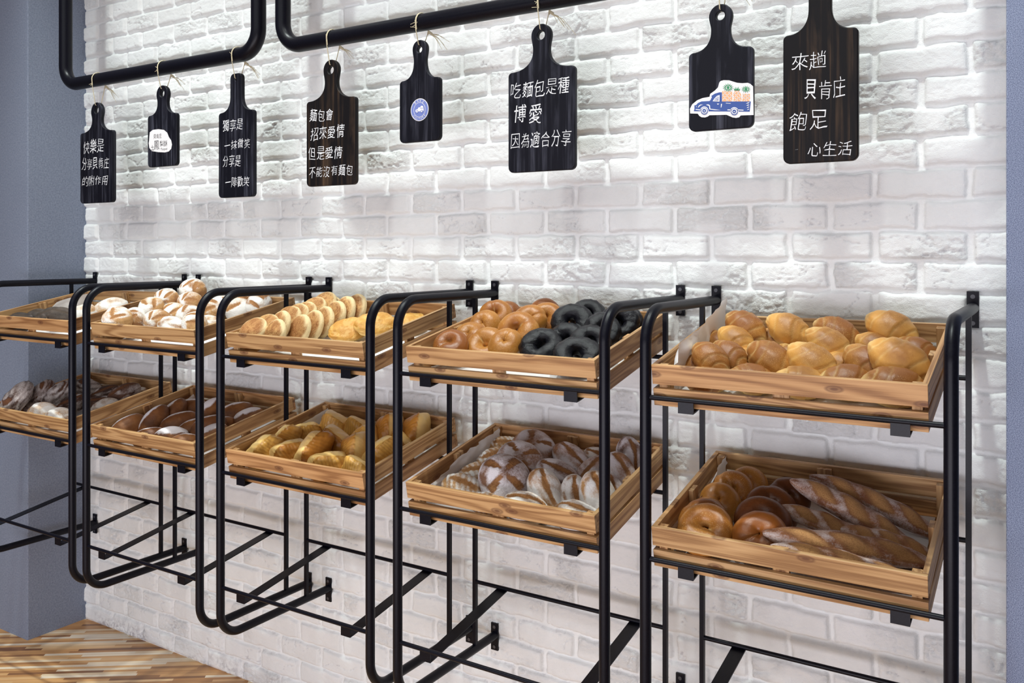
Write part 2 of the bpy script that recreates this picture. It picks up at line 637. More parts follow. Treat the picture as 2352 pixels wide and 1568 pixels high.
def build_rack():
    root = empty('display_rack', (RX[4], 0, Z_BOT))

    def P(name, mb_, smooth=True, loc=(0, 0, 0)):
        return link(name, mb_.mesh(name, smooth=smooth), M_METAL, root, loc)
    b = -Z_BOT
    for s in (-1, 1):
        mb_ = MB()
        path = arc_path([(0, -0.002, Z_TOP + b), (0, -D, Z_TOP + b), (0, -D, 0), (0, -0.002, 0)], 0.072, 12)
        mb_.tube(path, TR, 20)
        P('side_frame', mb_, loc=(s * HW, 0, 0))
        mb_ = MB()
        mb_.box(-0.0055, 0.0055, -0.0055, 0.0055, TR * .6, Z_TOP + b - TR * .6)
        P('rear_rod', mb_, False, (s * HW, -DR, 0))
        for zz in (Z_TOP + b, 0.0):
            mb_ = MB()
            mb_.box(-0.012, 0.012, -0.0035, 0.002, -0.043, 0.036)
            pl = P('wall_plate', mb_, False, (s * HW, 0, zz))
            for dz in (0.025, -0.033):
                m2 = MB()
                m2.tube([(0, -0.0030, 0), (0, -0.0052, 0)], 0.0048, 12)
                link('screw', m2.mesh('screw', smooth=True), M_SCREW, pl, (0, 0, dz))
    for zs in Z_SHELF:
        mb_ = MB()
        mb_.tube([(-HW, 0, 0), (HW, 0, 0)], 0.0055, 12)
        P('front_rail', mb_, loc=(0, -D, zs + b))
        mb_ = MB()
        mb_.tube([(-HW, 0, 0), (HW, 0, 0)], 0.0055, 12)
        P('rear_rail', mb_, loc=(0, -DR, zs + REAR_UP + b))
        for sx in (-0.198, 0.206):
            mb_ = MB()
            w, t = 0.0165, 0.003
            # profile in (y, z): tab hanging from the front rail, bend, flat bar up to the rear rail, small lip
            fy, fz = -D, -0.0265
            ry, rz = -DR, REAR_UP - 0.0085
            prof = [(fy - 0.004, -0.003), (fy - 0.004, fz), (fy + 0.012, fz + 0.002), (ry, rz), (ry + 0.009, rz + 0.0015)]
            inner = [(fy - 0.001, -0.003), (fy - 0.001, fz + t), (fy + 0.012, fz + 0.002 + t), (ry, rz + t), (ry + 0.009, rz + 0.0015 + t)]
            vv, ff = [], []
            n = len(prof)
            for xx in (-w, w):
                vv += [(xx, p[0], p[1]) for p in prof] + [(xx, p[0], p[1]) for p in inner]
            for i in range(n - 1):
                o1, o2 = 0, 2 * n
                ff.append((o1 + i, o1 + i + 1, o1 + n + i + 1, o1 + n + i))
                ff.append((o2 + i, o2 + n + i, o2 + n + i + 1, o2 + i + 1))
                ff.append((o1 + i, o2 + i, o2 + i + 1, o1 + i + 1))
                ff.append((o1 + n + i, o1 + n + i + 1, o2 + n + i + 1, o2 + n + i))
            ff.append((0, n, 3 * n, 2 * n))
            ff.append((n - 1, 3 * n - 1, 4 * n - 1, 2 * n - 1))
            mb_.add(vv, ff)
            P('support_strip', mb_, False, (sx, 0, zs + b))
    return root


RACK_LABELS = [
    'black steel tube rack farthest left, beside the blue-grey pillar and cut off by the frame',
    'black steel tube rack holding floured split buns over brown oval rolls',
    'black steel tube rack in the middle, holding crumb-topped buns over yellow folded breads',
    'black steel tube rack holding brown and black bagels over floured loaves',
    'black steel tube rack nearest the camera, holding golden rolls over bagels and baguettes',
]
racks = [None] * 5
proto = build_rack()
for i in (4, 3, 2, 1, 0):
    r = proto if i == 4 else copy_tree(proto)
    r.location = (RX[i], 0, Z_BOT)
    tag(r, RACK_LABELS[i], 'rack', 'black tube bread racks along the brick wall')
    racks[i] = r

# ---------------------------------------------------------------- pine crates
CW, CD_, CH, CT = 0.525, 0.413, 0.0885, 0.010
C_Y = -0.430


def crate_matrix(i, lev):
    zs = Z_SHELF[lev]
    z_front = zs - 0.0265 + 0.002 + 0.003 + 0.0035
    z_rear = zs + REAR_UP + 0.0057
    tilt = math.atan2(z_rear - z_front, -DR - C_Y)
    dx = [0.0, 0.0, 0.0, 0.002, -0.0115][i]
    return Matrix.Translation((RX[i] + dx, C_Y, z_front)) @ Matrix.Rotation(tilt, 4, 'X')


def build_crate():
    root = empty('bread_crate')

    def slat(name, L, h, t, loc, rot=(0, 0, 0)):
        mb_ = MB()
        mb_.box(-L / 2, L / 2, -t / 2, t / 2, -h / 2, h / 2)
        return link(name, mb_.mesh(name, smooth=False, bevel=0.0009), M_PINE, root, loc, rot)
    for z0, z1 in ((0.0, 0.037), (0.0465, CH)):
        zc, h = (z0 + z1) / 2, z1 - z0
        slat('front_slat', CW, h, CT, (0, CT / 2, zc))
        slat('back_slat', CW, h, CT, (0, CD_ - CT / 2, zc))
        for s in (-1, 1):
            slat('side_slat', CD_ - 2 * CT - 0.0006, h, CT, (s * (CW / 2 - CT / 2), CD_ / 2, zc), (0, 0, PI / 2))
    ph = CH - 0.012
    for s in (-1, 1):
        for y in (CT + 0.0095, CD_ - CT - 0.0095):
            slat('corner_post', ph, 0.018, 0.018, (s * (CW / 2 - CT - 0.0095), y, 0.008 + ph / 2), (0, PI / 2, 0))
        slat('middle_post', ph, 0.011, 0.032, (s * (CW / 2 - CT - 0.006), CD_ / 2, 0.008 + ph / 2), (0, PI / 2, 0))
    for y in (CT + 0.006, CD_ - CT - 0.006):
        slat('middle_post', ph, 0.032, 0.011, (0.0, y, 0.008 + ph / 2), (0, PI / 2, 0))
    for k in range(5):
        slat('bottom_slat', CW - 2 * CT - 0.001, 0.0065, 0.062, (0, 0.052 + k * 0.0772, 0.0042), (0, 0, 0))
    return root


CRATE_LABELS = {
    (0, 0): 'pine crate with dark loaves beside the pillar, upper shelf of the leftmost rack',
    (0, 1): 'pine crate with rustic dark loaves, lower shelf of the leftmost rack',
    (1, 0): 'pine crate of white floured split buns',
    (1, 1): 'pine crate of brown oval rolls with flour streaks',
    (2, 0): 'pine crate of crumb-topped round buns and flat cheese breads',
    (2, 1): 'pine crate of yellow folded breads in the middle rack',
    (3, 0): 'pine crate of brown bagels and black bagels',
    (3, 1): 'pine crate of heavily floured loaves lined with paper',
    (4, 0): 'pine crate heaped with golden soft rolls',
    (4, 1): 'pine crate of bagels and floured baguettes nearest the camera',
}
CM = {}
cproto = build_crate()
first = True
for i in (4, 3, 2, 1, 0):
    for lev in (0, 1):
        c = cproto if first else copy_tree(cproto)
        first = False
        CM[(i, lev)] = crate_matrix(i, lev)
        c.matrix_world = CM[(i, lev)]
        tag(c, CRATE_LABELS[(i, lev)], 'crate', 'slatted pine bread crates on the racks')

# ---------------------------------------------------------------- paper liners


def paper(key, side, seed, label, front_up=0.0):
    """sheet on the crate floor; side = list of (fraction along depth, height) for the part standing against the left side"""
    W2, y0, y1 = CW / 2 - CT - 0.021, CT + 0.021, CD_ - CT - 0.021
    nx, ny = 30, 26
    nu = 12
    vs_, fs_ = [], []
    rows = []
    for j in range(ny + 1):
        t = j / ny
        y = y0 + (y1 - y0) * t
        hgt = np.interp(t, [p[0] for p in side], [p[1] for p in side]) if side else 0.0
        row = []
        if side:
            for u in range(nu, 0, -1):
                f = u / nu
                zz = 0.0135 + hgt * f
                bul = (float(fbm(np.array(t * 8.0), np.array(f * 4.0 + seed), seed, 4)) - .5) * 0.022
                xx = -W2 - 0.0005 + abs(bul) * 1.2 * (0.3 + f) + 0.004 * f * f
                row.append((xx, y, zz + 0.004 * math.sin(7 * t + seed) * f))
        for k in range(nx + 1):
            s = k / nx
            x = -W2 + 2 * W2 * s
            z = 0.0092 + float(fbm(np.array(s * 9.0 + seed), np.array(t * 9.0), seed, 2)) * 0.003
            row.append((x, y, z))
        rows.append(row)
    n = len(rows[0])
    for row in rows:
        vs_ += row
    for j in range(ny):
        for k in range(n - 1):
            fs_.append((j * n + k, j * n + k + 1, (j + 1) * n + k + 1, (j + 1) * n + k))
    me = bpy.data.meshes.new('parchment_sheet')
    me.from_pydata(vs_, [], fs_)
    me.polygons.foreach_set('use_smooth', [True] * len(fs_))
    o = link('parchment_sheet', me, M_PAPER)
    o.matrix_world = CM[key]
    tag(o, label, 'paper', 'parchment sheets lining the crates')
    return o


paper((4, 0), [(0, 0.070), (0.1, 0.096), (0.3, 0.100), (0.6, 0.112), (1, 0.122)], 1, 'white parchment standing above the side of the golden roll crate')
paper((4, 1), [(0, 0.05), (0.5, 0.06), (1, 0.078)], 2, 'white parchment beside the bagels in the nearest lower crate')
paper((3, 0), [(0, 0.01), (0.5, 0.012), (1, 0.06)], 3, 'white parchment under the brown and black bagels')
paper((3, 1), [(0, 0.05), (0.4, 0.068), (1, 0.078)], 4, 'crumpled parchment along the left side of the floured loaf crate')
paper((2, 0), [], 5, 'white parchment under the crumb-topped buns')
paper((2, 1), [(0, 0.055), (0.5, 0.06), (1, 0.065)], 6, 'parchment along the left side of the yellow folded bread crate')
paper((1, 0), [], 7, 'white parchment under the floured split buns')
paper((1, 1), [(0, 0.0), (0.6, 0.01), (1, 0.05)], 8, 'white parchment under the brown oval rolls')
paper((0, 0), [(0, 0.0), (0.35, 0.01), (0.6, 0.06), (1, 0.066)], 9, 'white parchment rising behind the dark loaves beside the pillar')
paper((0, 1), [], 10, 'white parchment under the rustic dark loaves')

# ---------------------------------------------------------------- hanging pipes
PIPE_Y, PIPE_Z, PIPE_R = -0.20, 2.193, 0.0242
PIPES = [(-3.276, -2.19, 'black steel pipe bent into a U, carrying the three boards nearest the pillar'),
         (-2.078, -0.184, 'black steel pipe bent into a U, carrying the five boards on the right')]
for a, b_, lab in PIPES:
    mb = MB()
    mb.tube(arc_path([(a, PIPE_Y, 4.0), (a, PIPE_Y, PIPE_Z), (b_, PIPE_Y, PIPE_Z), (b_, PIPE_Y, 4.0)], 0.075, 14), PIPE_R, 28)
    tag(link('hanging_pipe', mb.mesh('hanging_pipe', smooth=True), M_METAL), lab, 'pipe', 'black pipes over the racks')

# ---------------------------------------------------------------- sign boards
BOARD_T = 0.015
FRONT = PIPE_Y - BOARD_T / 2


def mesh_from_curve(name, splines, extrude, bevel):
    cu = bpy.data.curves.new(name, 'CURVE')
    cu.dimensions = '2D'
    cu.fill_mode = 'BOTH'
    cu.extrude = extrude
    cu.bevel_depth = bevel
    cu.bevel_resolution = 2
    for pts in splines:
        sp = cu.splines.new('POLY')
        sp.points.add(len(pts) - 1)
        for p, q in zip(sp.points, pts):
            p.co = (q[0], q[1], 0, 1)
        sp.use_cyclic_u = True
    o = bpy.data.objects.new(name, cu)
    COL.objects.link(o)
    bpy.context.view_layer.update()
    me = bpy.data.meshes.new_from_object(o.evaluated_get(bpy.context.evaluated_depsgraph_get()))
    bpy.data.objects.remove(o)
    bpy.data.curves.remove(cu)
    me.name = name
    return me


def text_mesh(txt, thin=-0.016):
    cu = bpy.data.curves.new('writing', 'FONT')
    cu.body = txt
    cu.size = 1.0
    cu.offset = thin
    cu.resolution_u = 3
    o = bpy.data.objects.new('writing', cu)
    COL.objects.link(o)
    bpy.context.view_layer.update()
    me = bpy.data.meshes.new_from_object(o.evaluated_get(bpy.context.evaluated_depsgraph_get()))
    bpy.data.objects.remove(o)
    bpy.data.curves.remove(cu)
    return me


def fit_text(name, txt, x0, x1, z0, z1, parent, mat, y=0.0, thin=-0.016, shear=0.0, wob=0):
    """text laid flat on the board front, in the parent's frame (x right, z up)"""
    me = text_mesh(txt, thin)
    n = len(me.vertices)
    co = np.empty(n * 3)
    me.vertices.foreach_get('co', co)
    co = co.reshape(-1, 3)
    mn, mx = co.min(0), co.max(0)
    u = (co[:, 0] - mn[0]) / (mx[0] - mn[0])
    v = (co[:, 1] - mn[1]) / max(mx[1] - mn[1], 1e-6)
    # hand wobble
    if wob:
        du = (vnoise(u * 6 + wob, v * 2.3, wob) - .5) * 0.03 + (v - .5) * shear
        dv = (vnoise(u * 7 + 3.1, v * 2.0 + wob, wob + 5) - .5) * 0.16
        u, v = u + du, v + dv
    new = np.stack([x0 + (x1 - x0) * u, np.full(n, y), z0 + (z1 - z0) * v], -1)
    me.vertices.foreach_set('co', new.ravel())
    me.update()
    return link(name, me, mat, parent)


DENSE = set('麵獨微歡適樂愛博種貝曾會情')


def hand_text(name, txt, x0, x1, z0, z1, parent, y, seed):
    """one line of handwriting: each character sized, turned and bent a little differently"""
    rnd = random.Random(seed)
    n = len(txt)
    cw = (x1 - x0) / n
    V, F = [], []
    base = 0
    for i, ch in enumerate(txt):
        me = text_mesh(ch, -0.003 if ch in DENSE else -0.012)
        k = len(me.vertices)
        co = np.empty(k * 3)
        me.vertices.foreach_get('co', co)
        co = co.reshape(-1, 3)
        mn, mx = co.min(0), co.max(0)
        flat = ch in '一-'
        u = (co[:, 0] - mn[0]) / (mx[0] - mn[0]) - .5
        v = (co[:, 1] - mn[1]) / max(mx[1] - mn[1], 1e-6) - .5
        du = (vnoise(u * 3 + seed, v * 3 + i * 5, seed) - .5) * 0.13
        dv = (vnoise(u * 3 + 9 + i, v * 3 + seed, seed + 5) - .5) * 0.13
        if flat:
            dv = dv * 0.1
        u, v = u + du, v + dv
        w = cw * (0.86 + rnd.uniform(-.06, .05))
        h = (z1 - z0) * (0.94 + rnd.uniform(-.10, .06))
        if flat:
            h = (z1 - z0) * 0.07
        rot = rnd.uniform(-.05, .06) + (0.06 if flat else 0)
        xx, zz = u * w + 0.10 * v * w * (0 if flat else 1), v * h
        cx, cz = x0 + (i + .5) * cw + rnd.uniform(-.03, .03) * cw, (z0 + z1) / 2 + rnd.uniform(-.05, .05) * (z1 - z0)
        X_ = xx * math.cos(rot) - zz * math.sin(rot) + cx
        Z_ = xx * math.sin(rot) + zz * math.cos(rot) + cz
        V += [(a_, y, b_) for a_, b_ in zip(X_, Z_)]
        F += [tuple(q_ + base for q_ in p_.vertices) for p_ in me.polygons]
        base += k
        bpy.data.meshes.remove(me)
    me = bpy.data.meshes.new(name)
    me.from_pydata(V, [], F)
    me.update()
    return link(name, me, M_CHALK, parent)


def board_outline(w, zb, zs, zt, hw, square=False, cr=0.012, sh=0.055):
    """half outline mirrored: body half-width w, body from zb (bottom) up to the shoulders zs, handle half-width hw up to zt"""
    R = []
    for k in range(7):      # bottom right corner
        a = -PI / 2 + k / 6 * PI / 2
        R.append((w - cr + cr * math.cos(a), zb + cr + cr * math.sin(a)))
    for k in range(5):      # shoulder corner
        a = k / 4 * PI / 2
        c2 = cr * 0.7
        R.append((w - c2 + c2 * math.cos(a), zs - c2 + c2 * math.sin(a)))
    # concave sweep into the handle
    n = 14
    nk = hw * (1.0 if square else 0.80)
    sh = min(sh, (zt - hw - zs) * 0.62)
    for k in range(1, n + 1):
        a = k / n * PI / 2
        R.append((nk + (w - cr * 0.7 - nk) * (1 - math.sin(a)) ** 1.15, zs + sh * (1 - math.cos(a))))
    if square:
        c3 = hw * 0.55
        for k in range(6):
            a = k / 5 * PI / 2
            R.append((hw - c3 + c3 * math.cos(a), zt - c3 + c3 * math.sin(a)))
    else:
        zc = zt - hw
        for k in range(1, 9):
            u = k / 8
            R.append((nk + (hw - nk) * u * u * (3 - 2 * u), zs + sh + (zc - zs - sh) * u))
        for k in range(1, 9):
            a = k / 8 * PI / 2
            R.append((hw * math.cos(a), zc + hw * math.sin(a)))
    L = [(-x, z) for x, z in reversed(R) if abs(x) > 1e-6]
    return R + L


def circle(cx, cz, r, n=28, ry=None):
    ry = r if ry is None else ry
    return [(cx + r * math.cos(2 * PI * k / n), cz + ry * math.sin(2 * PI * k / n)) for k in range(n)]


def make_board(spec):
    x0, x1, zb, zs, zt, hw, hole_z, hole_r = spec['geo']
    xc = (x0 + x1) / 2
    root = empty('chalk_board', (xc, PIPE_Y, zb))
    tag(root, spec['label'], 'sign board', 'paddle boards hanging from the pipes')
    w = (x1 - x0) / 2
    hx = spec.get('hx', xc) - xc
    out = board_outline(w, 0.0, zs - zb, zt - zb, hw, spec.get('square', False))
    hol = circle(0, hole_z - zb, hole_r)
    bev = 0.0025
    me = mesh_from_curve('board', [out, hol], BOARD_T / 2 - bev, bev)
    me.transform(Matrix.Rotation(PI / 2, 4, 'X'))
    me.polygons.foreach_set('use_smooth', [True] * len(me.polygons))
    me.set_sharp_from_angle(angle=math.radians(35))
    link('board', me, spec['mat'], root)
    # twine: over the pipe and through the hole
    r = PIPE_R + 0.0022
    pz = PIPE_Z - zb
    pts = []
    hz = hole_z - zb + hole_r - 0.002
    pts.append((0, 0.000, hz))
    pts.append((0, -BOARD_T / 2 - 0.003, hz + 0.004))
    pts.append((0.001, -r * 0.9, pz - 0.024))
    for k in range(13):
        a = PI + 0.25 - k / 12 * (PI + 0.5)
        pts.append((0.001 + 0.0006 * k, r * math.cos(a), pz + r * math.sin(a)))
    pts.append((0.006, r * 0.85, pz - 0.03))
    pts.append((0.002, BOARD_T / 2 + 0.003, hz + 0.004))
    pts.append((0, 0.000, hz))
    mt = MB()
    mt.tube(pts, 0.0014, 6)
    mt.tube([(p[0] + 0.0026, p[1] * 1.01, p[2]) for p in pts[2:-2]], 0.0012, 6)
    rnd = random.Random(int(xc * 1000))
    if spec.get('tail', True):
        bx, by, bz = 0.010, r, pz - 0.026
        mt.tube([(bx - 0.004, by, bz + 0.006), (bx + 0.006, by + 0.004, bz - 0.002)], 0.004, 6)
        for k in range(7):
            L = rnd.uniform(0.035, 0.075)
            sx_ = rnd.uniform(0.5, 1.0)
            dz = rnd.uniform(-0.9, -0.25)
            p0 = Vector((bx, by, bz))
            p1 = p0 + Vector((L * .5 * sx_, 0.004, dz * L * .3))
            p2 = p0 + Vector((L * sx_, 0.006 + rnd.uniform(-.004, .006), dz * L))
            mt.tube([p0, p1, p2], 0.0011, 5, r_end=0.0005)
    for k in range(5):
        p0 = Vector((0, -r * 0.95, pz - rnd.uniform(0.0, 0.022)))
        mt.tube([p0, p0 + Vector((rnd.uniform(-.016, .012), -0.003, rnd.uniform(-.008, .010)))], 0.0006, 4)
    link('twine', mt.mesh('twine', smooth=True), M_TWINE, root)
    yf = -BOARD_T / 2 - 0.0004
    for n_, (txt, a, b2, c, d) in enumerate(spec.get('text', [])):
        hand_text('chalk_writing', txt, a - xc, b2 - xc, c - zb, d - zb, root, yf, 3 + n_ * 7 + int(abs(xc) * 100))
    return root, xc, zb, yf


BOARDS = {}
BOARDS[1] = make_board({'geo': (-3.1643, -2.9627, 1.7332, 1.9956, 2.1052, 0.0316, 2.0791, 0.0164), 'label': 'black paddle board nearest the pillar with three lines of white writing', 'text': [('快樂是', -3.1501, -3.0112, 1.9166, 1.9699), ('分享貝肯庄', -3.1558, -2.9815, 1.8562, 1.902), ('的附作用', -3.1529, -2.9882, 1.7958, 1.8326)], 'mat': M_BBLACK})
BOARDS[2] = make_board({'geo': (-2.7513, -2.5963, 1.8498, 2.0281, 2.1297, 0.029, 2.1037, 0.0151), 'label': 'small black paddle board with a white blob-shaped sticker', 'text': [], 'mat': M_BBLACK})
BOARDS[3] = make_board({'geo': (-2.3721, -2.2076, 1.7288, 2.0056, 2.1301, 0.0252, 2.1102, 0.005), 'label': 'tall narrow black board with a square handle and four lines of writing', 'square': True, 'text': [('獨享是', -2.3548, -2.2539, 1.9434, 1.9813), ('一抹微笑', -2.3451, -2.2179, 1.8825, 1.9167), ('分享是', -2.3548, -2.2634, 1.8255, 1.8642), ('一陣歡笑', -2.3419, -2.2241, 1.7577, 1.7942)], 'mat': M_BBLACK})
BOARDS[4] = make_board({'geo': (-1.9657, -1.7689, 1.7503, 2.0064, 2.1257, 0.0277, 2.0968, 0.0144), 'label': 'brown-streaked paddle board with four lines of writing, leftmost on the right pipe', 'text': [('麵包會', -1.9546, -1.8546, 1.9426, 1.9836), ('招來愛情', -1.9527, -1.807, 1.8878, 1.9294), ('但是愛情', -1.962, -1.8167, 1.8271, 1.8666), ('不能沒有麵包', -1.9583, -1.7746, 1.7739, 1.808)], 'mat': M_BBROWN})
BOARDS[5] = make_board({'geo': (-1.5965, -1.4585, 1.8599, 2.0314, 2.1413, 0.0225, 2.1169, 0.0117), 'label': 'small black paddle board with a round blue badge', 'text': [], 'mat': M_BBLACK})
BOARDS[6] = make_board({'geo': (-1.2284, -1.0355, 1.7576, 2.0151, 2.1317, 0.0265, 2.1048, 0.0138), 'label': 'large black paddle board with three lines of writing and a big round hole', 'text': [('吃麵包是種', -1.223, -1.0466, 1.9466, 1.9913), ('博愛', -1.2149, -1.1252, 1.8789, 1.9331), ('因為適合分享', -1.2244, -1.0416, 1.8144, 1.8591)], 'mat': M_BBLACK})
BOARDS[7] = make_board({'geo': (-0.7308, -0.5851, 1.8297, 2.0068, 2.1109, 0.0245, 2.0871, 0.0127), 'label': 'black paddle board with a blue pickup truck and pineapple sticker', 'text': [], 'mat': M_BBLACK})
BOARDS[8] = make_board({'geo': (-0.5139, -0.3632, 1.7431, 2.0189, 2.146, 0.0212, 2.1208, 0.009), 'label': 'largest brown-black board at the right with four staggered lines of writing', 'square': True, 'text': [('來趟', -0.5003, -0.4212, 1.9423, 1.9818), ('貝肯庄', -0.4724, -0.3832, 1.8762, 1.919), ('飽足', -0.5073, -0.4194, 1.8113, 1.8523), ('-', -0.4905, -0.4831, 1.7691, 1.7719), ('心生活', -0.4628, -0.3718, 1.7527, 1.7852)], 'mat': M_BBROWN})


def sticker_mesh(parts, x_c, z_b):
    """flat printed layers: (points in world x/z, material index, layer)"""
    m_ = MB()
    for pts, mi, lay in parts:
        m_.poly([(px - x_c, -lay * 0.00025, pz - z_b) for px, pz in pts], mi)
    return m_


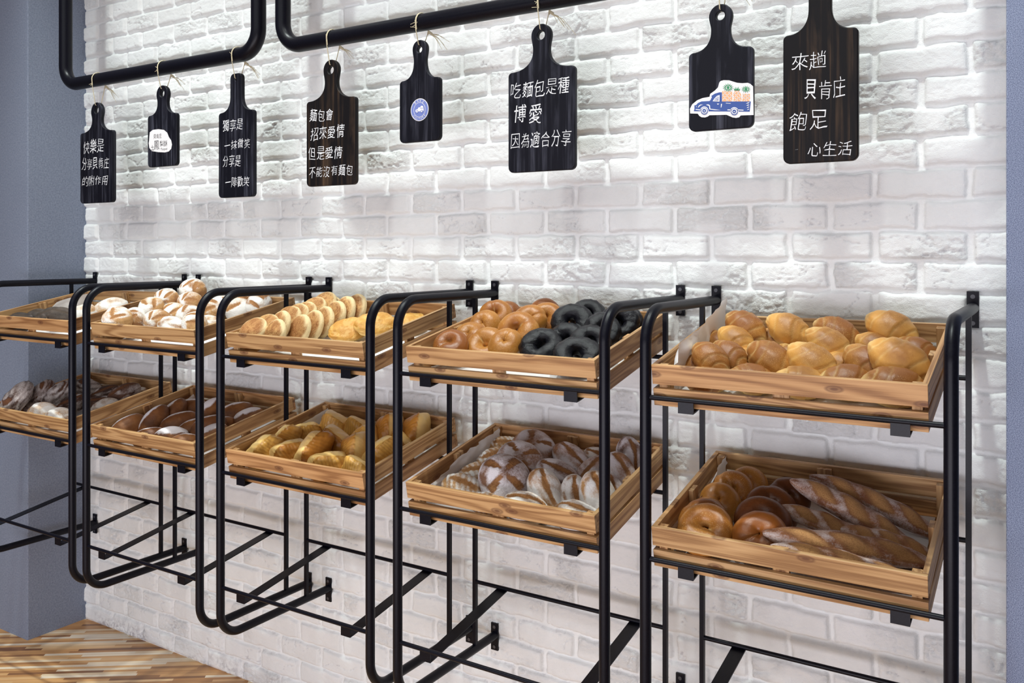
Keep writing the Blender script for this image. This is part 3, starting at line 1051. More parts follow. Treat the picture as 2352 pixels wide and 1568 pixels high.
root, xc, zb, yf = BOARDS[7]
TRUCK = [([(-0.7293, 1.8695), (-0.7299, 1.8804), (-0.7245, 1.8902), (-0.7127, 1.8984), (-0.6999, 1.9024), (-0.6829, 1.9038), (-0.6813, 1.9103), (-0.6703, 1.9169), (-0.663, 1.9233), (-0.6598, 1.9341), (-0.6567, 1.9373), (-0.6495, 1.9384), (-0.6371, 1.9368), (-0.6288, 1.9334), (-0.6186, 1.9293), (-0.6064, 1.9271), (-0.5943, 1.9268), (-0.5883, 1.9237), (-0.5823, 1.9177), (-0.5811, 1.8536), (-0.6105, 1.855), (-0.6135, 1.8513), (-0.6207, 1.8503), (-0.6288, 1.852), (-0.6371, 1.8562), (-0.6432, 1.8592), (-0.6829, 1.8615), (-0.6871, 1.8588), (-0.6935, 1.8573), (-0.702, 1.8585), (-0.7073, 1.862), (-0.7111, 1.8675)], 0, 1), ([(-0.7207, 1.8739), (-0.7191, 1.8784), (-0.7191, 1.8877), (-0.7148, 1.8878), (-0.7105, 1.8921), (-0.702, 1.8949), (-0.6829, 1.8941), (-0.6803, 1.8965), (-0.6771, 1.9033), (-0.6792, 1.905), (-0.6703, 1.9098), (-0.6598, 1.9118), (-0.6536, 1.9112), (-0.6536, 1.8903), (-0.5873, 1.8843), (-0.5898, 1.8617)], 1, 2), ([(-0.6853, 1.8722), (-0.6857, 1.8696), (-0.6869, 1.8672), (-0.6887, 1.8653), (-0.691, 1.864), (-0.6937, 1.8634), (-0.6965, 1.8637), (-0.6991, 1.8647), (-0.7015, 1.8663), (-0.7033, 1.8686), (-0.7045, 1.8712), (-0.7049, 1.8739), (-0.7045, 1.8766), (-0.7033, 1.879), (-0.7015, 1.8809), (-0.6991, 1.8822), (-0.6965, 1.8827), (-0.6937, 1.8824), (-0.691, 1.8814), (-0.6887, 1.8798), (-0.6869, 1.8775), (-0.6857, 1.875)], 0, 3), ([(-0.6866, 1.8715), (-0.6869, 1.8692), (-0.6879, 1.8671), (-0.6895, 1.8655), (-0.6915, 1.8644), (-0.6939, 1.8639), (-0.6963, 1.8641), (-0.6986, 1.8649), (-0.7006, 1.8664), (-0.7022, 1.8683), (-0.7032, 1.8706), (-0.7036, 1.873), (-0.7032, 1.8753), (-0.7022, 1.8774), (-0.7006, 1.879), (-0.6986, 1.8801), (-0.6963, 1.8806), (-0.6939, 1.8804), (-0.6915, 1.8795), (-0.6895, 1.8781), (-0.6879, 1.8761), (-0.6869, 1.8739)], 1, 4), ([(-0.6883, 1.8723), (-0.6886, 1.8704), (-0.6894, 1.8688), (-0.6906, 1.8674), (-0.6922, 1.8665), (-0.6941, 1.8662), (-0.696, 1.8663), (-0.6979, 1.867), (-0.6995, 1.8682), (-0.7008, 1.8697), (-0.7016, 1.8715), (-0.7019, 1.8734), (-0.7016, 1.8753), (-0.7008, 1.877), (-0.6995, 1.8783), (-0.6979, 1.8792), (-0.696, 1.8796), (-0.6941, 1.8794), (-0.6922, 1.8787), (-0.6906, 1.8775), (-0.6894, 1.876), (-0.6886, 1.8742)], 0, 5), ([(-0.6906, 1.8723), (-0.6908, 1.8711), (-0.6913, 1.87), (-0.6922, 1.8691), (-0.6932, 1.8685), (-0.6944, 1.8683), (-0.6957, 1.8684), (-0.6969, 1.8688), (-0.698, 1.8696), (-0.6988, 1.8706), (-0.6994, 1.8718), (-0.6995, 1.873), (-0.6994, 1.8743), (-0.6988, 1.8753), (-0.698, 1.8762), (-0.6969, 1.8768), (-0.6957, 1.877), (-0.6944, 1.8769), (-0.6932, 1.8765), (-0.6922, 1.8757), (-0.6913, 1.8747), (-0.6908, 1.8735)], 1, 6), ([(-0.6936, 1.8721), (-0.6936, 1.8717), (-0.6938, 1.8713), (-0.6941, 1.8711), (-0.6945, 1.8709), (-0.6949, 1.8708), (-0.6953, 1.8708), (-0.6957, 1.871), (-0.696, 1.8712), (-0.6963, 1.8716), (-0.6965, 1.872), (-0.6966, 1.8724), (-0.6965, 1.8728), (-0.6963, 1.8731), (-0.696, 1.8734), (-0.6957, 1.8736), (-0.6953, 1.8737), (-0.6949, 1.8737), (-0.6945, 1.8735), (-0.6941, 1.8733), (-0.6938, 1.8729), (-0.6936, 1.8725)], 0, 7), ([(-0.6154, 1.8647), (-0.6158, 1.8621), (-0.6169, 1.8598), (-0.6186, 1.8579), (-0.6209, 1.8566), (-0.6234, 1.8561), (-0.6261, 1.8563), (-0.6287, 1.8573), (-0.6309, 1.8589), (-0.6327, 1.8611), (-0.6338, 1.8636), (-0.6342, 1.8663), (-0.6338, 1.869), (-0.6327, 1.8713), (-0.6309, 1.8732), (-0.6287, 1.8744), (-0.6261, 1.875), (-0.6234, 1.8747), (-0.6209, 1.8737), (-0.6186, 1.8721), (-0.6169, 1.8699), (-0.6158, 1.8674)], 0, 3), ([(-0.6166, 1.864), (-0.6169, 1.8617), (-0.6179, 1.8597), (-0.6194, 1.8581), (-0.6214, 1.857), (-0.6236, 1.8565), (-0.6259, 1.8567), (-0.6282, 1.8575), (-0.6301, 1.859), (-0.6316, 1.8609), (-0.6326, 1.8631), (-0.633, 1.8654), (-0.6326, 1.8677), (-0.6316, 1.8697), (-0.6301, 1.8714), (-0.6282, 1.8725), (-0.6259, 1.8729), (-0.6236, 1.8727), (-0.6214, 1.8719), (-0.6194, 1.8704), (-0.6179, 1.8686), (-0.6169, 1.8664)], 1, 4), ([(-0.6182, 1.8648), (-0.6185, 1.8629), (-0.6193, 1.8613), (-0.6205, 1.86), (-0.622, 1.8591), (-0.6238, 1.8588), (-0.6257, 1.8589), (-0.6275, 1.8596), (-0.629, 1.8607), (-0.6303, 1.8622), (-0.631, 1.864), (-0.6313, 1.8659), (-0.631, 1.8677), (-0.6303, 1.8693), (-0.629, 1.8706), (-0.6275, 1.8715), (-0.6257, 1.8719), (-0.6238, 1.8717), (-0.622, 1.871), (-0.6205, 1.8699), (-0.6193, 1.8684), (-0.6185, 1.8666)], 0, 5), ([(-0.6205, 1.8648), (-0.6206, 1.8636), (-0.6211, 1.8625), (-0.6219, 1.8616), (-0.623, 1.8611), (-0.6241, 1.8608), (-0.6254, 1.8609), (-0.6265, 1.8614), (-0.6276, 1.8621), (-0.6284, 1.8631), (-0.6289, 1.8643), (-0.6291, 1.8655), (-0.6289, 1.8667), (-0.6284, 1.8678), (-0.6276, 1.8686), (-0.6265, 1.8692), (-0.6254, 1.8694), (-0.6241, 1.8693), (-0.623, 1.8689), (-0.6219, 1.8681), (-0.6211, 1.8671), (-0.6206, 1.866)], 1, 6), ([(-0.6233, 1.8646), (-0.6234, 1.8642), (-0.6236, 1.8638), (-0.6238, 1.8636), (-0.6242, 1.8634), (-0.6246, 1.8633), (-0.625, 1.8633), (-0.6254, 1.8635), (-0.6257, 1.8637), (-0.626, 1.864), (-0.6261, 1.8644), (-0.6262, 1.8648), (-0.6261, 1.8652), (-0.626, 1.8656), (-0.6257, 1.8659), (-0.6254, 1.8661), (-0.625, 1.8662), (-0.6246, 1.8661), (-0.6242, 1.866), (-0.6238, 1.8657), (-0.6236, 1.8654), (-0.6234, 1.865)], 0, 7), ([(-0.6755, 1.8928), (-0.6713, 1.8987), (-0.6651, 1.9042), (-0.6588, 1.9056), (-0.6593, 1.8905)], 0, 3), ([(-0.6719, 1.8942), (-0.6692, 1.898), (-0.6645, 1.9016), (-0.6614, 1.9023), (-0.6617, 1.8927)], 1, 4), ([(-0.6708, 1.8946), (-0.6682, 1.8979), (-0.6645, 1.9006), (-0.6624, 1.9012), (-0.6628, 1.8936)], 0, 5), ([(-0.6687, 1.8981), (-0.6666, 1.8944), (-0.6656, 1.8949), (-0.6676, 1.8986)], 1, 6), ([(-0.6659, 1.899), (-0.6644, 1.8948), (-0.6632, 1.8951), (-0.6647, 1.8993)], 1, 6), ([(-0.716, 1.8766), (-0.7032, 1.8742), (-0.7029, 1.8762), (-0.7158, 1.8786)], 0, 3), ([(-0.6407, 1.8691), (-0.6319, 1.8683), (-0.6319, 1.8704), (-0.6407, 1.8711)], 0, 3), ([(-0.6177, 1.8671), (-0.604, 1.8652), (-0.6039, 1.8672), (-0.6176, 1.8691)], 0, 3), ([(-0.7105, 1.8818), (-0.7084, 1.8857), (-0.7041, 1.8879), (-0.6977, 1.8873), (-0.703, 1.8863), (-0.7073, 1.8836), (-0.7095, 1.8812)], 0, 3), ([(-0.6914, 1.8862), (-0.6861, 1.8868), (-0.6818, 1.8844), (-0.6808, 1.8761), (-0.6567, 1.8712), (-0.6703, 1.872), (-0.6829, 1.8748), (-0.6842, 1.883)], 0, 3), ([(-0.6656, 1.8865), (-0.6598, 1.886), (-0.6628, 1.8835)], 0, 3), ([(-0.6557, 1.8851), (-0.6531, 1.8848), (-0.6548, 1.8769), (-0.6562, 1.8765)], 0, 3), ([(-0.6443, 1.8851), (-0.633, 1.8835), (-0.6329, 1.8845), (-0.6443, 1.8861)], 0, 3), ([(-0.715, 1.8858), (-0.7135, 1.8841), (-0.7143, 1.8819)], 0, 3), ([(-0.5984, 1.8804), (-0.5943, 1.8825), (-0.5898, 1.8826), (-0.5923, 1.8804)], 0, 3), ([(-0.5976, 1.8756), (-0.5937, 1.8779), (-0.5901, 1.8775), (-0.5927, 1.8756)], 0, 3), ([(-0.5968, 1.8707), (-0.5931, 1.8733), (-0.5904, 1.8723), (-0.5931, 1.8709)], 0, 3), ([(-0.596, 1.8658), (-0.5925, 1.8686), (-0.5907, 1.8672), (-0.5935, 1.8661)], 0, 3), ([(-0.6531, 1.9142), (-0.6299, 1.9109), (-0.6294, 1.8883), (-0.6531, 1.8905)], 2, 2), ([(-0.6268, 1.8881), (-0.6273, 1.9076), (-0.6217, 1.9121), (-0.6146, 1.9109), (-0.6095, 1.9029), (-0.608, 1.8864)], 2, 2), ([(-0.6062, 1.9036), (-0.5893, 1.9015), (-0.5888, 1.892), (-0.5913, 1.8848), (-0.6066, 1.8863)], 2, 2), ([(-0.653, 1.9057), (-0.6396, 1.8889), (-0.6387, 1.8895), (-0.6521, 1.9063)], 0, 3), ([(-0.6509, 1.9131), (-0.6303, 1.8881), (-0.6294, 1.8887), (-0.6501, 1.9137)], 0, 3), ([(-0.6406, 1.9118), (-0.6301, 1.8985), (-0.6292, 1.8991), (-0.6397, 1.9124)], 0, 3), ([(-0.6522, 1.8924), (-0.6315, 1.9107), (-0.6323, 1.9115), (-0.653, 1.8933)], 0, 3), ([(-0.6521, 1.9026), (-0.6418, 1.9122), (-0.6426, 1.913), (-0.653, 1.9034)], 0, 3), ([(-0.6429, 1.8892), (-0.6293, 1.9004), (-0.6301, 1.9013), (-0.6436, 1.89)], 0, 3), ([(-0.6272, 1.8992), (-0.617, 1.8868), (-0.6162, 1.8875), (-0.6264, 1.8999)], 0, 3), ([(-0.6267, 1.9082), (-0.6087, 1.8861), (-0.6078, 1.8867), (-0.6259, 1.9089)], 0, 3), ([(-0.6191, 1.9111), (-0.6094, 1.8936), (-0.6084, 1.8941), (-0.6181, 1.9115)], 0, 3), ([(-0.6264, 1.8931), (-0.6121, 1.9088), (-0.613, 1.9096), (-0.6272, 1.8939)], 0, 3), ([(-0.6244, 1.8874), (-0.6081, 1.8973), (-0.6088, 1.8983), (-0.6251, 1.8884)], 0, 3), ([(-0.6264, 1.9031), (-0.6182, 1.9109), (-0.619, 1.9117), (-0.6272, 1.904)], 0, 3), ([(-0.6066, 1.8973), (-0.5957, 1.8849), (-0.5949, 1.8856), (-0.6058, 1.8979)], 0, 3), ([(-0.6048, 1.9026), (-0.5897, 1.8867), (-0.5889, 1.8874), (-0.604, 1.9033)], 0, 3), ([(-0.5968, 1.9018), (-0.5894, 1.8936), (-0.5886, 1.8943), (-0.596, 1.9025)], 0, 3), ([(-0.6059, 1.8912), (-0.593, 1.9014), (-0.5937, 1.9023), (-0.6066, 1.8921)], 0, 3), ([(-0.603, 1.8855), (-0.5887, 1.8965), (-0.5894, 1.8974), (-0.6038, 1.8864)], 0, 3), ([(-0.6059, 1.8986), (-0.6001, 1.9024), (-0.6007, 1.9033), (-0.6066, 1.8996)], 0, 3), ([(-0.6255, 1.9169), (-0.6339, 1.9179), (-0.6333, 1.92)], 3, 4), ([(-0.6281, 1.9129), (-0.6355, 1.9165), (-0.6337, 1.9181)], 3, 4), ([(-0.6328, 1.9103), (-0.6379, 1.9159), (-0.6352, 1.9167)], 3, 4), ([(-0.6388, 1.9098), (-0.6405, 1.9162), (-0.6375, 1.9159)], 3, 4), ([(-0.6449, 1.9113), (-0.6428, 1.9173), (-0.6401, 1.9161)], 3, 4), ([(-0.6498, 1.9146), (-0.6444, 1.919), (-0.6425, 1.9171)], 3, 4), ([(-0.6526, 1.9191), (-0.645, 1.921), (-0.6442, 1.9187)], 3, 4), ([(-0.6528, 1.9238), (-0.6444, 1.9229), (-0.645, 1.9207)], 3, 4), ([(-0.6502, 1.9279), (-0.6427, 1.9242), (-0.6445, 1.9226)], 3, 4), ([(-0.6455, 1.9304), (-0.6404, 1.9248), (-0.643, 1.9241)], 3, 4), ([(-0.6395, 1.931), (-0.6378, 1.9245), (-0.6408, 1.9248)], 3, 4), ([(-0.6334, 1.9294), (-0.6354, 1.9234), (-0.6382, 1.9247)], 3, 4), ([(-0.6285, 1.9261), (-0.6338, 1.9217), (-0.6358, 1.9237)], 3, 4), ([(-0.6257, 1.9216), (-0.6333, 1.9197), (-0.634, 1.922)], 3, 4), ([(-0.6358, 1.92), (-0.636, 1.9191), (-0.6364, 1.9183), (-0.637, 1.9177), (-0.6378, 1.9172), (-0.6387, 1.9171), (-0.6396, 1.9172), (-0.6405, 1.9175), (-0.6413, 1.9181), (-0.6419, 1.9189), (-0.6423, 1.9198), (-0.6424, 1.9207), (-0.6423, 1.9216), (-0.6419, 1.9224), (-0.6413, 1.9231), (-0.6405, 1.9235), (-0.6396, 1.9237), (-0.6387, 1.9236), (-0.6378, 1.9232), (-0.637, 1.9226), (-0.6364, 1.9219), (-0.636, 1.921)], 3, 4), ([(-0.5866, 1.9099), (-0.5938, 1.9107), (-0.5933, 1.9125)], 3, 4), ([(-0.589, 1.9064), (-0.5954, 1.9095), (-0.5937, 1.9108)], 3, 4), ([(-0.5936, 1.9043), (-0.5976, 1.9091), (-0.5952, 1.9096)], 3, 4), ([(-0.5993, 1.9042), (-0.6001, 1.9095), (-0.5975, 1.9091)], 3, 4), ([(-0.6048, 1.906), (-0.6021, 1.9107), (-0.5999, 1.9094)], 3, 4), ([(-0.6089, 1.9094), (-0.6033, 1.9123), (-0.602, 1.9106)], 3, 4), ([(-0.6105, 1.9136), (-0.6033, 1.9141), (-0.6032, 1.9122)], 3, 4), ([(-0.6093, 1.9176), (-0.6023, 1.9156), (-0.6034, 1.914)], 3, 4), ([(-0.6057, 1.9205), (-0.6003, 1.9164), (-0.6024, 1.9155)], 3, 4), ([(-0.6003, 1.9217), (-0.5979, 1.9164), (-0.6005, 1.9164)], 3, 4), ([(-0.5946, 1.9207), (-0.5956, 1.9156), (-0.5981, 1.9164)], 3, 4), ([(-0.5897, 1.918), (-0.5939, 1.9141), (-0.5957, 1.9157)], 3, 4), ([(-0.5868, 1.9141), (-0.5933, 1.9124), (-0.594, 1.9143)], 3, 4), ([(-0.5951, 1.9125), (-0.5953, 1.9116), (-0.5957, 1.9108), (-0.5963, 1.9101), (-0.597, 1.9097), (-0.5979, 1.9095), (-0.5988, 1.9096), (-0.5997, 1.91), (-0.6005, 1.9106), (-0.6011, 1.9113), (-0.6015, 1.9122), (-0.6016, 1.9131), (-0.6015, 1.914), (-0.6011, 1.9148), (-0.6005, 1.9155), (-0.5997, 1.9159), (-0.5988, 1.9161), (-0.5979, 1.916), (-0.597, 1.9156), (-0.5963, 1.9151), (-0.5957, 1.9143), (-0.5953, 1.9134)], 3, 4), ([(-0.626, 1.9185), (-0.6251, 1.9124), (-0.6214, 1.9121)], 3, 4), ([(-0.6186, 1.9203), (-0.6205, 1.912), (-0.6168, 1.9116)], 3, 4), ([(-0.6113, 1.9166), (-0.6159, 1.9115), (-0.6122, 1.9112)], 3, 4), ([(-0.6227, 1.9212), (-0.623, 1.9122), (-0.6193, 1.9119)], 3, 4), ([(-0.615, 1.921), (-0.6182, 1.9118), (-0.6146, 1.9114)], 3, 4)]
link('sticker', sticker_mesh(TRUCK, xc, zb).mesh('sticker'), [M_STICK, M_BLUE, M_ORANGE, M_GREEN], root, (0, yf + 0.0003, 0))['label'] = 'blue pickup truck sticker loaded with pineapples'
root, xc, zb, yf = BOARDS[2]
st_ = link('sticker', sticker_mesh([([(-2.7443, 1.9436), (-2.7432, 1.9569), (-2.7405, 1.9719), (-2.7244, 1.9791), (-2.6925, 1.9794), (-2.6609, 1.9744), (-2.6427, 1.9631), (-2.6339, 1.9476), (-2.6215, 1.9353), (-2.6168, 1.9202), (-2.6215, 1.9057), (-2.6349, 1.8973), (-2.6557, 1.8953), (-2.6925, 1.8985), (-2.7298, 1.9048), (-2.7432, 1.9167), (-2.7469, 1.9337)], 0, 1)], xc, zb).mesh('sticker'), M_STICK, root, (0, yf + 0.0003, 0))
st_['label'] = 'white blob sticker with black characters'
fit_text('printed_text', '貝肯庄', -2.7191 - xc, -2.6739 - xc, 1.9468 - zb, 1.9637 - zb, st_, M_INK, -0.0005, -0.004)
fit_text('printed_text', '土', -2.7351 - xc, -2.7166 - xc, 1.9071 - zb, 1.9256 - zb, st_, M_INK, -0.0005, -0.004)
fit_text('printed_text', '鳳', -2.7179 - xc, -2.6873 - xc, 1.9072 - zb, 1.9395 - zb, st_, M_INK, -0.0005, -0.004)
fit_text('printed_text', '梨', -2.6849 - xc, -2.6618 - xc, 1.9176 - zb, 1.9375 - zb, st_, M_INK, -0.0005, -0.004)
fit_text('printed_text', '酥', -2.6606 - xc, -2.6426 - xc, 1.9162 - zb, 1.9361 - zb, st_, M_INK, -0.0005, -0.004)
fit_text('printed_text', 'Taipei', -2.6800 - xc, -2.6426 - xc, 1.9016 - zb, 1.9115 - zb, st_, M_INK, -0.0005, -0.004)
root, xc, zb, yf = BOARDS[5]

BX, BZ, BR = -1.5257, 1.9469, 0.0318
bd = [(circle(BX, BZ, BR, 48), 0, 1), (circle(BX, BZ, BR * .93, 48), 1, 2), (circle(BX, BZ, BR * .66, 40), 0, 3), (circle(BX, BZ, BR * .62, 40), 1, 4)]
# little white truck in the middle of the badge
bd.append(([(BX + BR * a, BZ + BR * b) for a, b in ((-.46, -.10), (-.40, .04), (-.20, .07), (-.12, .20), (.06, .22), (.10, .10), (.48, .08), (.46, -.14), (-.44, -.16))], 0, 5))
bd.append(([(BX + BR * a, BZ + BR * b) for a, b in ((.08, .14), (.14, .30), (.26, .34), (.40, .28), (.46, .12))], 0, 5))
for a in (-.26, .26):
    bd.append((circle(BX + BR * a, BZ - BR * .16, BR * .13, 18), 1, 6))
    bd.append((circle(BX + BR * a, BZ - BR * .16, BR * .08, 18), 0, 7))
st_ = link('sticker', sticker_mesh(bd, xc, zb).mesh('sticker'), [M_STICK, M_LBLUE], root, (0, yf + 0.0003, 0))
st_['label'] = 'round blue badge with white lettering'


def arc_text(txt, a0, a1, rad, size, flip, parent):
    n_ = len(txt)
    for i_, ch_ in enumerate(txt):
        a_ = a0 + (a1 - a0) * i_ / (n_ - 1)
        me_ = text_mesh(ch_, 0.0)
        c_ = np.empty(len(me_.vertices) * 3)
        me_.vertices.foreach_get('co', c_)
        c_ = c_.reshape(-1, 3)
        m0, m1 = c_.min(0), c_.max(0)
        p_ = (c_ - (m0 + m1) / 2) * (size / max(m1[1] - m0[1], 1e-5))
        rt = (a_ + PI / 2) if flip else (a_ - PI / 2)
        X_ = p_[:, 0] * math.cos(rt) - p_[:, 1] * math.sin(rt) + rad * math.cos(a_) + BX - xc
        Z_ = p_[:, 0] * math.sin(rt) + p_[:, 1] * math.cos(rt) + rad * math.sin(a_) + BZ - zb
        me_.vertices.foreach_set('co', np.stack([X_, np.full(len(X_), -0.0021), Z_], -1).ravel())
        me_.update()
        link('printed_letter', me_, M_STICK, parent)


arc_text('BAKE', math.radians(125), math.radians(55), BR * .79, BR * .21, False, st_)
arc_text('CULTURE', math.radians(222), math.radians(318), BR * .79, BR * .18, True, st_)



# ---------------------------------------------------------------- breads


def sphere_grid(nu, nv):
    """unit sphere, poles on the x axis: returns dirs, quads"""
    th = np.linspace(0, PI, nv + 1)
    ph = np.linspace(0, 2 * PI, nu, endpoint=False)
    v = [(1.0, 0, 0)]
    for t in th[1:-1]:
        for p in ph:
            v.append((math.cos(t), math.sin(t) * math.cos(p), math.sin(t) * math.sin(p)))
    v.append((-1.0, 0, 0))
    f = []
    for k in range(nu):
        f.append((0, 1 + k, 1 + (k + 1) % nu))
    for i in range(nv - 2):
        for k in range(nu):
            a = 1 + i * nu + k
            b = 1 + i * nu + (k + 1) % nu
            f.append((a, a + nu, b + nu, b))
    last = len(v) - 1
    o = 1 + (nv - 2) * nu
    for k in range(nu):
        f.append((o + k, last, o + (k + 1) % nu))
    return np.array(v), f


def noise3(P, sc, seed):
    return (fbm(P[:, 0] * sc + seed * 3.7 + P[:, 2] * sc * .7, P[:, 1] * sc + P[:, 2] * sc * 1.3 + 50, seed, 3) - .5) * 2


def bread_mesh(name, co, faces, attrs, mat):
    me = bpy.data.meshes.new(name)
    me.from_pydata([tuple(p) for p in co], [], faces)
    me.polygons.foreach_set('use_smooth', [True] * len(faces))
    for k in ('pale', 'score', 'flour', 'brown'):
        a = me.attributes.new(k, 'FLOAT', 'POINT')
        val = attrs.get(k)
        if val is None:
            val = np.zeros(len(co))
        a.data.foreach_set('value', np.asarray(np.clip(val, 0, 1), np.float32))
    me.materials.append(mat)
    me.update()
    return me


def flat_bottom(co, zf, soft=0.35):
    z = co[:, 2]
    co[:, 2] = np.where(z < zf, zf + (z - zf) * soft, z)
    return co


def B_roll(seed):
    d, f = sphere_grid(44, 56)
    t = d[:, 0]
    phi = np.arctan2(d[:, 2], d[:, 1])
    prof = (1 - np.abs(t) ** 2.1) ** 0.58
    s = t + 0.22 * np.cos(phi + seed * 1.7) + 0.04 * np.sin(3 * phi + seed) + 0.06 * math.sin(seed)
    a = np.abs(s)
    r = 0.0415 * (1 - 0.065 * sstep(0.33, 0.37, a) - 0.10 * sstep(0.72, 0.76, a))
    for e, dp in ((0.365, 0.028), (0.755, 0.035)):
        r = r * (1 - dp * np.exp(-((a - e) / 0.022) ** 2))
    sec = np.sqrt(np.maximum(1 - t * t, 1e-9))
    rad = r * prof
    co = np.stack([t * 0.060, d[:, 1] / sec * rad, d[:, 2] / sec * rad * 0.90], -1)
    co[np.abs(t) > 0.9999] = [[0.060, 0, 0], [-0.060, 0, 0]]
    co += d * (noise3(d, 2.2, seed)[:, None] * 0.0022)
    co = flat_bottom(co, -0.022)
    pale = sstep(-0.1, -0.75, d[:, 2]) * .9 + 0.28 * np.exp(-((a - 0.39) / 0.035) ** 2) + 0.35 * np.exp(-((a - 0.78) / 0.03) ** 2) + 0.55 * sstep(0.75, 1.0, np.abs(t)) + 0.35 * sstep(0.25, 0.8, noise3(d, 1.1, seed + 4))
    brown = sstep(0.25, 0.95, d[:, 2]) * sstep(0.8, 0.2, np.abs(t)) * 0.7
    return co, f, dict(pale=pale, brown=brown)


def torus_grid(nu, nv):
    f = []
    for i in range(nu):
        for j in range(nv):
            f.append((i * nv + j, ((i + 1) % nu) * nv + j, ((i + 1) % nu) * nv + (j + 1) % nv, i * nv + (j + 1) % nv))
    U, V = np.meshgrid(np.linspace(0, 2 * PI, nu, endpoint=False), np.linspace(0, 2 * PI, nv, endpoint=False), indexing='ij')
    return U.ravel(), V.ravel(), f


def B_bagel(seed, hole=0.2, black=False):
    U, V, f = torus_grid(56, 28)
    rm = 0.0255 if not black else 0.0235
    if hole == 0:
        rm = 0.0285
    R = 0.0475 - rm + (0 if hole else -0.003)
    r = rm * (1 + 0.09 * np.cos(U + seed) + 0.06 * np.cos(2 * U + 2.1 * seed))
    R = R + (0.007 + hole * 0.02 - 0.004)
    pinch = np.exp(-(((U - 1.3 * seed) % (2 * PI) - 2.6) / 0.16) ** 2)
    r = r * (1 - 0.10 * pinch)
    cs, sn = np.cos(V), np.sin(V)
    rad = np.maximum(R + r * cs, 0.0008 + 0.0015 * (1 + cs))
    co = np.stack([rad * np.cos(U), rad * np.sin(U) * (0.96 + 0.04 * math.sin(seed)), r * sn * 0.92], -1)
    nd = np.stack([np.cos(U) * cs, np.sin(U) * cs, sn], -1)
    amp = 0.0030 if black else 0.0012
    co += nd * (noise3(nd + np.stack([np.cos(U), np.sin(U), 0 * U], -1), 1.6 if not black else 3.0, seed)[:, None] * amp)
    co = flat_bottom(co, -0.017, 0.4)
    seam = np.exp(-((V - 5.75 - 0.12 * np.sin(U * 2 + seed)) / 0.13) ** 2) * (0.4 + 0.6 * np.sin(U * .5 + seed) ** 2)
    inner = sstep(-0.75, -1.0, cs) * sstep(-0.2, 0.5, sn)
    pale = sstep(-0.25, -0.75, sn) * 0.8 + 0.75 * seam * (0 if black else 1) + inner * .35
    pale = pale + 0.8 * pinch * sstep(-0.2, -0.8, cs)
    brown = sstep(0.2, 0.9, sn) * 0.45
    return co, f, dict(pale=pale, brown=brown)


def B_baguette(seed):
    d, f = sphere_grid(40, 110)
    t = -np.cos(np.linspace(0, PI, 111))
    t = d[:, 0]
    th = np.arccos(np.clip(t, -1, 1)) / PI * 2 - 1      # -1..1 evenly spaced
    L, R = 0.145, 0.033
    prof = (1 - np.abs(th) ** 3.2) ** 0.6 * (1 - 0.12 * np.abs(th))
    sec = np.sqrt(np.maximum(1 - t * t, 1e-9))
    top = np.clip(d[:, 2] / sec, -1, 1)
    side = d[:, 1] / sec
    lob = 0.0
    sc = np.zeros(len(t))
    for k, c in enumerate((-0.56, -0.02, 0.52)):
        q = th - c - 0.20 * side
        lob = lob + 0.17 * np.exp(-(q / 0.19) ** 2)
        sc = np.maximum(sc, np.exp(-(np.abs(q - 0.1 * (top - .8)) / 0.17) ** 4) * sstep(0.70, 0.90, top - 0.25 * side))
    edge = np.exp(-((sc - 0.45) / 0.18) ** 2)
    rad = R * prof * (0.93 + lob * sstep(-0.4, 0.7, top) - 0.05 * edge * (sc > .05))
    bend = 0.006 * np.sin(th * 2.2 + seed)
    co = np.stack([th * L * -1, side * rad + bend, top * rad * 0.82], -1)
    pole = np.abs(t) > 0.99999
    co[pole, 1] = bend[pole]
    co[pole, 2] = 0
    co += d * (noise3(np.stack([th * 3, side, top], -1), 2.4, seed)[:, None] * 0.0016)
    co = flat_bottom(co, -0.019)
    return co, f, dict(score=sc * 0.75, flour=(1 - sc) * (0.55 + 0.35 * noise3(np.stack([th * 2, side, top], -1), 1.5, seed + 3)), brown=edge * (sc > .05) * .7)


